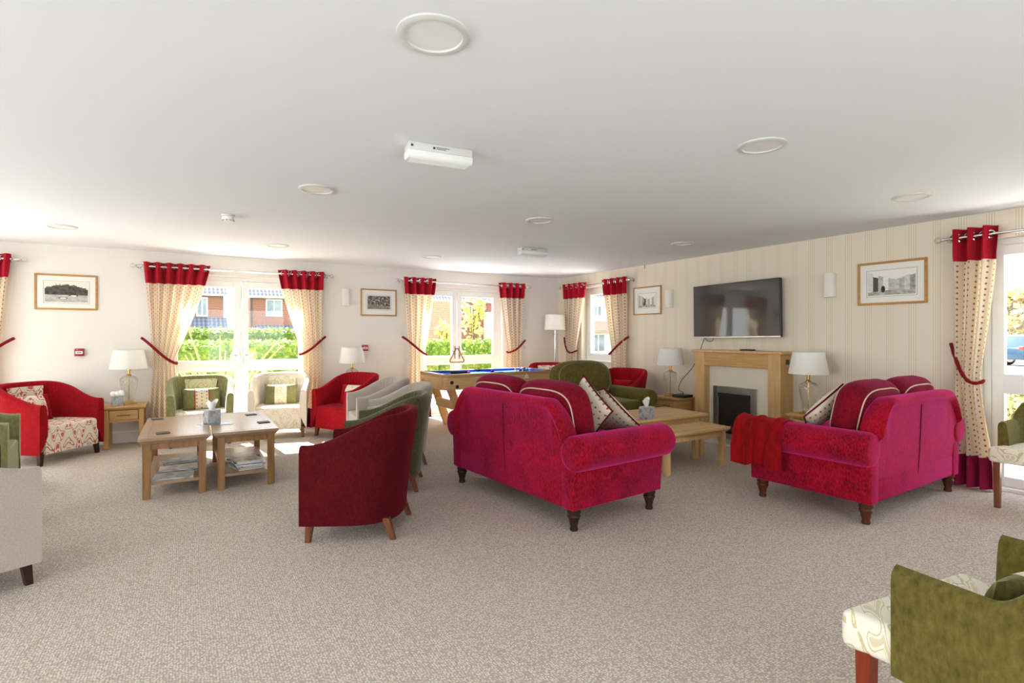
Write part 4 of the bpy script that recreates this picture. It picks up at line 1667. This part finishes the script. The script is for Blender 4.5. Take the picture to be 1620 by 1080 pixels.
b = bm_new(); box(b, -.092, -.088, -.10, .08, .010, .034); obj('front_panel', b, 'darkgrey', e, 0)


def cable(label, pts, r=.004):
    # smooth through the points
    P = [Vector(p) for p in pts]
    out = []
    for i in range(len(P) - 1):
        p0, p1, p2, p3 = P[max(0, i - 1)], P[i], P[i + 1], P[min(len(P) - 1, i + 2)]
        for k in range(8):
            t = k / 8
            out.append(.5 * ((2 * p1) + (p2 - p0) * t + (2 * p0 - 5 * p1 + 4 * p2 - p3) * t * t + (3 * p1 - p0 - 3 * p2 + p3) * t ** 3))
    out.append(P[-1])
    b = bm_new(); tube(b, out, r, 6)
    return tag(obj('cable', b, 'black', None, 60), label, 'cable')


cable('black cable looping from the television down to the set top box', [(5.90, 4.78, 1.34), (5.89, 4.83, 1.27), (5.91, 4.92, 1.1), (5.90, 5.02, .9), (5.86, 5.17, .72), (5.82, 5.2, .60), (5.76, 5.13, .575), (5.72, 5.03, .56), (5.70, 5.02, .538)])
cable('short black cable dangling in a loop under the television', [(5.88, 4.80, 1.33), (5.87, 4.77, 1.27), (5.87, 4.70, 1.25), (5.87, 4.66, 1.29), (5.88, 4.68, 1.33)])


# ------------------------------------------------------------------ pool table
PX0, PX1, PY0, PY1, PZ = 2.93, 4.80, 6.66, 7.58, .80
e = thing('pool_table', 'light oak pool table with bright blue cloth in front of the doors', 'pool table', (0, 0, 0))
b = bm_new()
rr = .09
poly = []
for (cx_, cy_, a0) in ((PX1 - rr, PY1 - rr, 0), (PX0 + rr, PY1 - rr, 90), (PX0 + rr, PY0 + rr, 180), (PX1 - rr, PY0 + rr, 270)):
    for k in range(7):
        a = math.radians(a0 + 15 * k)
        poly.append((cx_ + rr * math.cos(a), cy_ + rr * math.sin(a)))
prism(b, poly, .59, .755, 'z')
obj('cabinet', b, 'pale_x', e, 40)


def ring_slab(bm, outer, inset, z0, z1):
    n = len(outer)
    cx_, cy_ = (PX0 + PX1) / 2, (PY0 + PY1) / 2
    inner = [(max(PX0 + inset, min(PX1 - inset, x)), max(PY0 + inset, min(PY1 - inset, y))) for x, y in outer]
    V = [[bm.verts.new((x, y, z)) for x, y in pl] for pl, z in ((outer, z0), (outer, z1), (inner, z1), (inner, z0))]
    for a in range(4):
        c = (a + 1) % 4
        for i in range(n):
            j = (i + 1) % n
            vs = []
            for v in (V[a][i], V[a][j], V[c][j], V[c][i]):
                if all((v.co - w.co).length > 1e-6 for w in vs):
                    vs.append(v)
            if len(vs) > 2:
                bm.faces.new(vs)


b = bm_new(); ring_slab(b, poly, .085, .755, PZ); obj('top_rail', b, 'ctop_x', e, 40)
b = bm_new(); box(b, PX0 + .08, PX1 - .08, PY0 + .08, PY1 - .08, .74, .766); obj('playing_cloth', b, 'bluecloth', e, 0)
for (a, c, d, f) in ((PX0 + .085, PX1 - .085, PY0 + .085, PY0 + .12), (PX0 + .085, PX1 - .085, PY1 - .12, PY1 - .085), (PX0 + .085, PX0 + .12, PY0 + .12, PY1 - .12), (PX1 - .12, PX1 - .085, PY0 + .12, PY1 - .12)):
    b = bm_new(); box(b, a, c, d, f, .764, PZ - .002, .006); obj('cushion_rail', b, 'bluecloth', e, 0)
for px_ in (PX0 + .09, (PX0 + PX1) / 2, PX1 - .09):
    for py_ in (PY0 + .09, PY1 - .09):
        b = bm_new(); lathe(b, [(.045, PZ - .03), (.05, PZ - .01), (.052, PZ + .003), (.044, PZ + .004), (.04, PZ - .012), (.0001, PZ - .02)], 16, px_, py_); obj('pocket', b, 'black', e, 40)
for sx in (0, 1):
    for yy in (PY0 + .14, PY1 - .20):
        b = bm_new()
        x0 = PX0 + .12 if sx == 0 else PX1 - .12
        d = 1 if sx == 0 else -1
        prism(b, [(x0, .60), (x0 + d * .11, .60), (x0 + d * .34, 0), (x0 + d * .22, 0)], yy, yy + .06, 'y', .004)
        obj('leg', b, 'pale_z', e, 0)
    b = bm_new()
    x0 = PX0 + .20 if sx == 0 else PX1 - .26
    box(b, x0, x0 + .06, PY0 + .16, PY1 - .17, .30, .42, .004); obj('stretcher', b, 'pale_x', e, 0)
for k, xx in enumerate((PX0 + .12, PX0 + .2)):
    b = bm_new()
    t = bmesh.new(); lathe(t, [(.024, 0), (.026, .004), (.018, .006), (.016, .002)], 18)
    join(b, t, Matrix.Translation((xx, PY0, .69 - .06 * k)) @ Matrix.Rotation(PI / 2, 4, 'X'))
    obj('ball_return', b, 'black', e, 40)
b = bm_new(); box(b, PX0 - .004, PX0, PY1 - .2, PY1 - .13, .64, .70, .001); obj('corner_plate', b, 'brass', e, 0)
for xx in (3.82, 4.25):
    b = bm_new(); prism(b, [(xx - .05, .70), (xx + .05, .70), (xx, .77)], PY0 - .004, PY0 - .0, 'y'); obj('side_emblem', b, 'white', e, 0)
b = bm_new(); tube(b, [(PX0 + .05, PY0 + .2, PZ + .001), (PX0 + .05, PY0 + .32, PZ + .001)], .006, 6); obj('rail_sight', b, 'white', e, 40)

rnd = random.Random(11)
balls = [('pink', '#c8688c', 741.5, 589), ('dark blue', '#1c2c66', 779, 588), ('orange', '#c98a3c', 816.5, 584.5), ('white', '#eeece6', 818.5, 588), ('navy', '#26324e', 823.5, 586), ('lilac', '#b8a6c8', 826, 583),
         ('green', '#2c7a58', 829.5, 585.5), ('teal', '#3c9080', 834, 585), ('added maroon', '#6a2430', 827.5, 582)]  # maroon one is an added ball where the far pocket shows
placed = []
for nm, colr, px_, py_ in balls:
    p = on_z(px_, py_, .79)
    x = min(PX1 - .16, max(PX0 + .16, p.x)); y = min(PY1 - .16, max(PY0 + .16, p.y))
    for _ in range(60):
        near = [q for q in placed if math.hypot(q[0] - x, q[1] - y) < .053]
        if not near:
            break
        y -= .01
    placed.append((x, y))
    b = bm_new(); bmesh.ops.create_uvsphere(b, u_segments=18, v_segments=12, radius=.0255)
    tag(obj('pool_ball', b, plain(nm + ' ball', colr, .12), None, 60, loc=(x, y, .766 + .0255)), nm + ' pool ball on the blue pool table cloth', 'pool ball', 'pool balls')
p = on_z(728, 588.5, .79)
e = thing('table_brush', 'long dark blue brush lying on the pool table cloth', 'brush', (min(max(p.x, PX0 + .33), 3.5), max(PY0 + .25, p.y), .766), -.25)
b = bm_new(); box(b, -.15, .15, -.022, .022, .02, .045, .008, 2); obj('handle', b, 'slate', e, 30)
b = bm_new(); box(b, -.14, .14, -.018, .018, 0, .022); obj('bristles', b, 'carblue', e, 0)

# rack triangle hanging from the door handle
p = on_y(725, 563, YB - .03)
e = thing('rack_triangle', 'wooden pool triangle hanging from the door handle behind the pool table', 'pool triangle', (p.x, YB + .018, 0))
b = bm_new()
tri = []
R0 = .15
for k in range(3):
    a0 = PI / 2 + k * 2 * PI / 3
    cxx, czz = R0 * .8 * math.cos(a0), .965 + R0 * .8 * math.sin(a0)
    for j in range(-3, 4):
        a = a0 + j * PI / 9
        tri.append((cxx + .026 * math.cos(a), 0, czz + .026 * math.sin(a)))
tube(b, tri, .010, 6, True)
obj('frame', b, 'walnut', e, 50)


# ------------------------------------------------------------------ outside
b = bm_new(); box(b, -80, 120, YB + .3, 160, -.5, -.12)
box(b, XR + .3, 120, -60, YB + .3, -.5, -.12)
struct('ground', b, 'grass', 'garden lawn outside the lounge windows')
b = bm_new(); box(b, -8, 9, YB + .3, 12.6, -.14, -.06)
struct('patio', b, 'paving', 'pale paved patio outside the French doors')
b = bm_new(); box(b, XR + .3, 9.2, -8, YB + .3, -.14, -.06)
struct('path', b, 'paving', 'pale paved path outside the glazed doors by the sofa')
b = bm_new(); box(b, 26, 42, -40, 60, -.13, -.1)
struct('road', b, 'tarmac', 'grey road beyond the glazed doors by the sofa')


def leaves(bm, n, sampler, size, rnd, asp=1.6):
    for _ in range(n):
        p, nn = sampler(rnd)
        p = Vector(p)
        nn = (Vector(nn) + Vector((rnd.uniform(-.8, .8), rnd.uniform(-.8, .8), rnd.uniform(-.5, .9)))).normalized()
        t = nn.orthogonal().normalized()
        t.rotate(Matrix.Rotation(rnd.uniform(0, 6.3), 3, nn))
        s = nn.cross(t)
        k = size * rnd.uniform(.6, 1.3)
        vs = [bm.verts.new(p + q) for q in (-t * k * .1, s * k * .5 + t * k * asp * .4, t * k * asp, -s * k * .5 + t * k * asp * .4)]
        bm.faces.new(vs)


def hedge(label, x0, x1, y0, y1, z1, n, mat='hedge', size=.06, seed=1):
    e = thing('hedge', label, 'hedge', ((x0 + x1) / 2, (y0 + y1) / 2, -.12))
    w, d, h = x1 - x0, y1 - y0, z1 + .12
    rnd = random.Random(seed)

    def samp(r):
        q = r.random()
        if q < .55:
            return (r.uniform(-w / 2, w / 2), -d / 2 + r.uniform(-.05, .06), r.uniform(.02, h)), (0, -1, .2)
        if q < .92:
            return (r.uniform(-w / 2, w / 2), r.uniform(-d / 2, d / 2), h + r.uniform(-.07, .06)), (0, 0, 1)
        s = r.choice((-1, 1))
        return (s * w / 2 + r.uniform(-.05, .05), r.uniform(-d / 2, d / 2), r.uniform(0, h)), (s, 0, .2)
    b = bm_new(); box(b, -w / 2 + .05, w / 2 - .05, -d / 2 + .06, d / 2 - .06, 0, h - .06); obj('core', b, 'hedge', e, 0)
    b = bm_new(); leaves(b, n, samp, size, rnd)
    o = obj('foliage', b, mat, e, 0, recalc=False); o['kind'] = 'stuff'


hedge('clipped bright green hedge just beyond the patio', -4.5, 7.7, 13, 13.8, 1.16, 11000, seed=2)
hedge('taller clipped hedge behind the first one outside the French doors', -6, 4.3, 17, 18, 1.46, 6000, size=.08, seed=3)


def bush(label, loc, rx, ry, h, n, mat, size, seed, trunk=0.0, name='shrub', cat='shrub'):
    e = thing(name, label, cat, loc)
    rnd = random.Random(seed)
    blobs = [(rnd.uniform(-.5, .5) * rx, rnd.uniform(-.5, .5) * ry, trunk + (h - trunk) * rnd.uniform(.25, .8), rnd.uniform(.35, .6)) for _ in range(9)]

    def samp(r):
        bx, by, bz, br = r.choice(blobs)
        v = Vector((r.gauss(0, 1), r.gauss(0, 1), r.gauss(0, 1))).normalized()
        q = br * r.uniform(.6, 1)
        return (bx + v.x * q * rx, by + v.y * q * ry, max(.03, bz + v.z * q * (h - trunk) * .45)), v
    b = bm_new()
    for bx, by, bz, br in blobs:
        tube(b, [(0, 0, 0), (bx * .25, by * .25, max(trunk, .15) * .8), (bx, by, bz)], .03, 6, False, lambda t: (.05 if trunk else .015) * (1 - .75 * t))
    obj('branches', b, 'bark', e, 50)
    b = bm_new(); leaves(b, n, samp, size, rnd)
    o = obj('foliage', b, mat, e, 0, recalc=False); o['kind'] = 'stuff'


bush('slender yellow leaved shrub beyond the hedge behind the pool table', (8.1, 16, -.12), .6, .5, 3.0, 230, 'shrub', .12, 5, .9)
bush('small yellow leaved shrub in front of the brick wall coloured as sunlit', (6.9, 15.6, -.12), .35, .3, 2.1, 110, 'shrub', .1, 6, .8)
bush('tan leaved tree across the road beyond the blue car', (44, 12.2, -.12), 2.6, 2.6, 5.0, 2600, 'tree', .28, 7, 1.2, 'tree', 'tree')
bush('second tan leaved tree across the road', (52, 7.0, -.12), 2.6, 2.6, 4.2, 2200, 'tree', .28, 8, 1.0, 'tree', 'tree')
bush('low scrubby plant outside the glazed doors by the sofa', (9.9, 2.75, -.12), .9, .9, .75, 1500, 'lowplant', .06, 9)
bush('low scrubby plant beside the path outside the glazed doors', (9.9, .6, -.12), .8, .7, .6, 1200, 'lowplant', .06, 10)

e = thing('spiky_plant', 'dry orange spiky plant outside the French doors', 'plant', (.42, 10.1, -.06))
rnd = random.Random(21)
for k in range(22):
    b = bm_new()
    a = rnd.uniform(0, 2 * PI)
    L = rnd.uniform(1.0, 1.6)
    sp = rnd.uniform(.1, .75)
    pts = [(L * sp * t * math.cos(a), L * sp * t * math.sin(a), L * (t - .25 * sp * t * t)) for t in [i / 6 for i in range(7)]]
    tube(b, pts, .02, 5, False, lambda t: .04 * (1 - .9 * t) + .003)
    obj('leaf', b, 'stalk', e, 50)
e = thing('bare_shrub', 'bare pale branching shrub outside the right hand French door leaf', 'shrub', (1.75, 10.9, -.06))
for k in range(14):
    b = bm_new()
    a = rnd.uniform(-.5, .5) + (0 if k % 2 else PI)
    L = rnd.uniform(.8, 1.5)
    pts = [(L * t * .75 * math.cos(a), .3 * L * t * math.sin(a * 2), .15 + L * .75 * t + .05 * math.sin(6 * t + k)) for t in [i / 6 for i in range(7)]]
    tube(b, pts, .012, 5, False, lambda t: .02 * (1 - .6 * t))
    obj('branch', b, 'stalk', e, 50)


t_ = NT('house window glass')
MT['screen2'] = t_.done(t_.bsdf(t_.ramp(t_.noise(t_.coord('Object'), .8, 2), [(.3, '#5d6974'), (.7, '#98a2aa')]), .25, spec=.4))


def house(label, x0, x1, yf, depth, eave, ridge, brick, roof, wins, extra=None, ground=-.45):
    """facade faces -Y"""
    e = thing('house', label, 'house', (0, 0, 0))
    b = bm_new(); box(b, x0, x1, yf, yf + depth, ground, eave); obj('walls', b, brick, e, 0)
    b = bm_new()
    ym = yf + depth / 2
    prism(b, [(yf - .35, eave - .12), (yf - .35, eave + .05), (ym, ridge + .12), (yf + depth + .35, eave + .05), (yf + depth + .35, eave - .12), (ym, ridge)], x0 - .2, x1 + .2, 'x')
    obj('roof', b, roof, e, 0)
    for sx in (x0, x1 - .02):
        b = bm_new(); prism(b, [(yf, eave), (ym, ridge), (yf + depth, eave)], sx, sx + .02, 'x'); obj('gable', b, brick, e, 0)
    b = bm_new(); box(b, x0 - .15, x1 + .15, yf - .4, yf - .28, eave - .12, eave + .02); obj('gutter', b, 'upvc', e, 0)
    for (a, c, z0, z1) in wins:
        b = bm_new()
        t = .09
        for (p, q, r, s) in ((a, a + t, z0, z1), (c - t, c, z0, z1), (a + t, c - t, z1 - t, z1), (a + t, c - t, z0, z0 + t), ((a + c) / 2 - t / 2, (a + c) / 2 + t / 2, z0 + t, z1 - t)):
            box(b, p, q, yf - .06, yf + .02, r, s)
        f = obj('window', b, 'upvc', e, 0)
        b = bm_new(); box(b, a + t * .5, c - t * .5, yf - .03, yf - .02, z0 + t * .5, z1 - t * .5); obj('window_pane', b, 'screen2', f, 0)
    if extra:
        extra(e)
    return e


def ex_a(e):
    b = bm_new(); prism(b, [(47.6, 1.62), (47.6, 1.75), (50.0, 2.78), (50.0, 2.62)], .1, 2.62, 'x'); obj('porch_roof', b, 'roof2', e, 0)
    b = bm_new(); box(b, .3, 2.45, 47.9, 50, -.45, 1.65); obj('porch_wall', b, 'brick', e, 0)


house('red brick house with a slate porch roof beyond the hedges', -6, 2.42, 50, 8, 4.65, 7.6, 'brick', 'roof', [(.5, 1.3, 2.85, 4.4), (-3, -1.6, 2.85, 4.3)], ex_a)


def ex_b(e):
    b = bm_new(); tube(b, [(4.5, 49.85, -.4), (4.5, 49.85, 4.6)], .05, 8); obj('drainpipe', b, 'darkgrey', e, 40)
    b = bm_new(); prism(b, [(48.6, 1.62), (48.6, 1.75), (50.0, 2.2), (50.0, 2.05)], 4.8, 9.5, 'x'); obj('porch_roof', b, 'roof2', e, 0)


house('red brick house with a drainpipe and white windows beyond the hedges', 4.4, 12, 50, 8, 4.6, 7.6, 'brick', 'roof', [(5.6, 6.9, 2.95, 4.4), (6.3, 7.8, .3, 1.35), (9, 10.3, 2.9, 4.3)], ex_b)


def ex_c(e):
    b = bm_new(); box(b, 16.0, 19.8, 43.2, 45, -.45, 4.3); obj('sunlit_wing', b, 'brick2', e, 0)  # sunlight on this side put into a paler brick colour
    b = bm_new(); box(b, 23.9, 26.2, 43.5, 45, -.45, 3.5); obj('white_extension', b, 'render', e, 0)


house('brick house with a wing coloured as sunlit and white extension behind the pool table doors', 16.0, 26.2, 45, 8, 4.5, 7.5, 'brick', 'roof', [(20.5, 21.0, .8, 2.0), (21.9, 22.7, 2.9, 4.1)], ex_c)


def ex_e(e):
    b = bm_new(); prism(b, [(29.2, 1.55), (29.2, 1.7), (30, 2.35), (30, 2.2)], 22.5, 28.5, 'x'); obj('porch_roof', b, MT['brick2'], e, 0)


house('white rendered house with bay windows outside the striped wall window', 22.5, 29, 30, 7, 4.0, 6.6, 'render', 'roof', [(24.75, 25.6, 2.65, 3.5), (24.6, 25.9, .1, 1.45), (26.6, 27.9, .1, 1.45)], ex_e)

# blue car on the road
e = thing('car', 'blue car parked on the road beyond the glazed doors', 'car', (34.6, 8.55, -.1), -YAW)
prof = [(-2.1, .30), (-2.12, .55), (-2.08, .82), (-1.95, .95), (-1.45, 1.40), (-1.2, 1.47), (.0, 1.49), (.45, 1.42), (1.05, 1.0), (1.85, .88), (2.08, .72), (2.12, .45), (2.05, .30)]
b = bm_new(); prism(b, prof, -.86, .86, 'y', .06, 3); obj('body', b, 'carblue', e, 40)
for s in (-1, 1):
    b = bm_new(); prism(b, [(-1.75, .98), (-1.38, 1.36), (-1.15, 1.41), (-.35, 1.42), (-.35, .98)], s * .865 - .01, s * .865 + .01, 'y'); obj('rear_side_window', b, 'screen', e, 0)
    b = bm_new(); prism(b, [(-.25, .98), (-.25, 1.42), (.0, 1.43), (.40, 1.36), (.92, .98)], s * .865 - .01, s * .865 + .01, 'y'); obj('front_side_window', b, 'screen', e, 0)
    for xx in (-1.3, 1.3):
        b = bm_new()
        q = bmesh.new(); lathe(q, [(.0001, -.1), (.30, -.1), (.33, -.07), (.33, .07), (.30, .1), (.0001, .1)], 24)
        join(b, q, Matrix.Translation((xx, s * .80, .33)) @ Matrix.Rotation(PI / 2, 4, 'X'))
        w_ = obj('wheel', b, 'tyre', e, 40)
        b = bm_new()
        q = bmesh.new(); lathe(q, [(.0001, -.11), (.2, -.105), (.2, .105), (.0001, .11)], 20)
        join(b, q, Matrix.Translation((xx, s * .80, .33)) @ Matrix.Rotation(PI / 2, 4, 'X'))
        obj('hub', b, 'steel', w_, 40)
    b = bm_new(); box(b, -2.1, -1.9, s * .7 - .12, s * .7 + .12, .75, .92, .02); obj('rear_light', b, 'redplastic', e, 0)
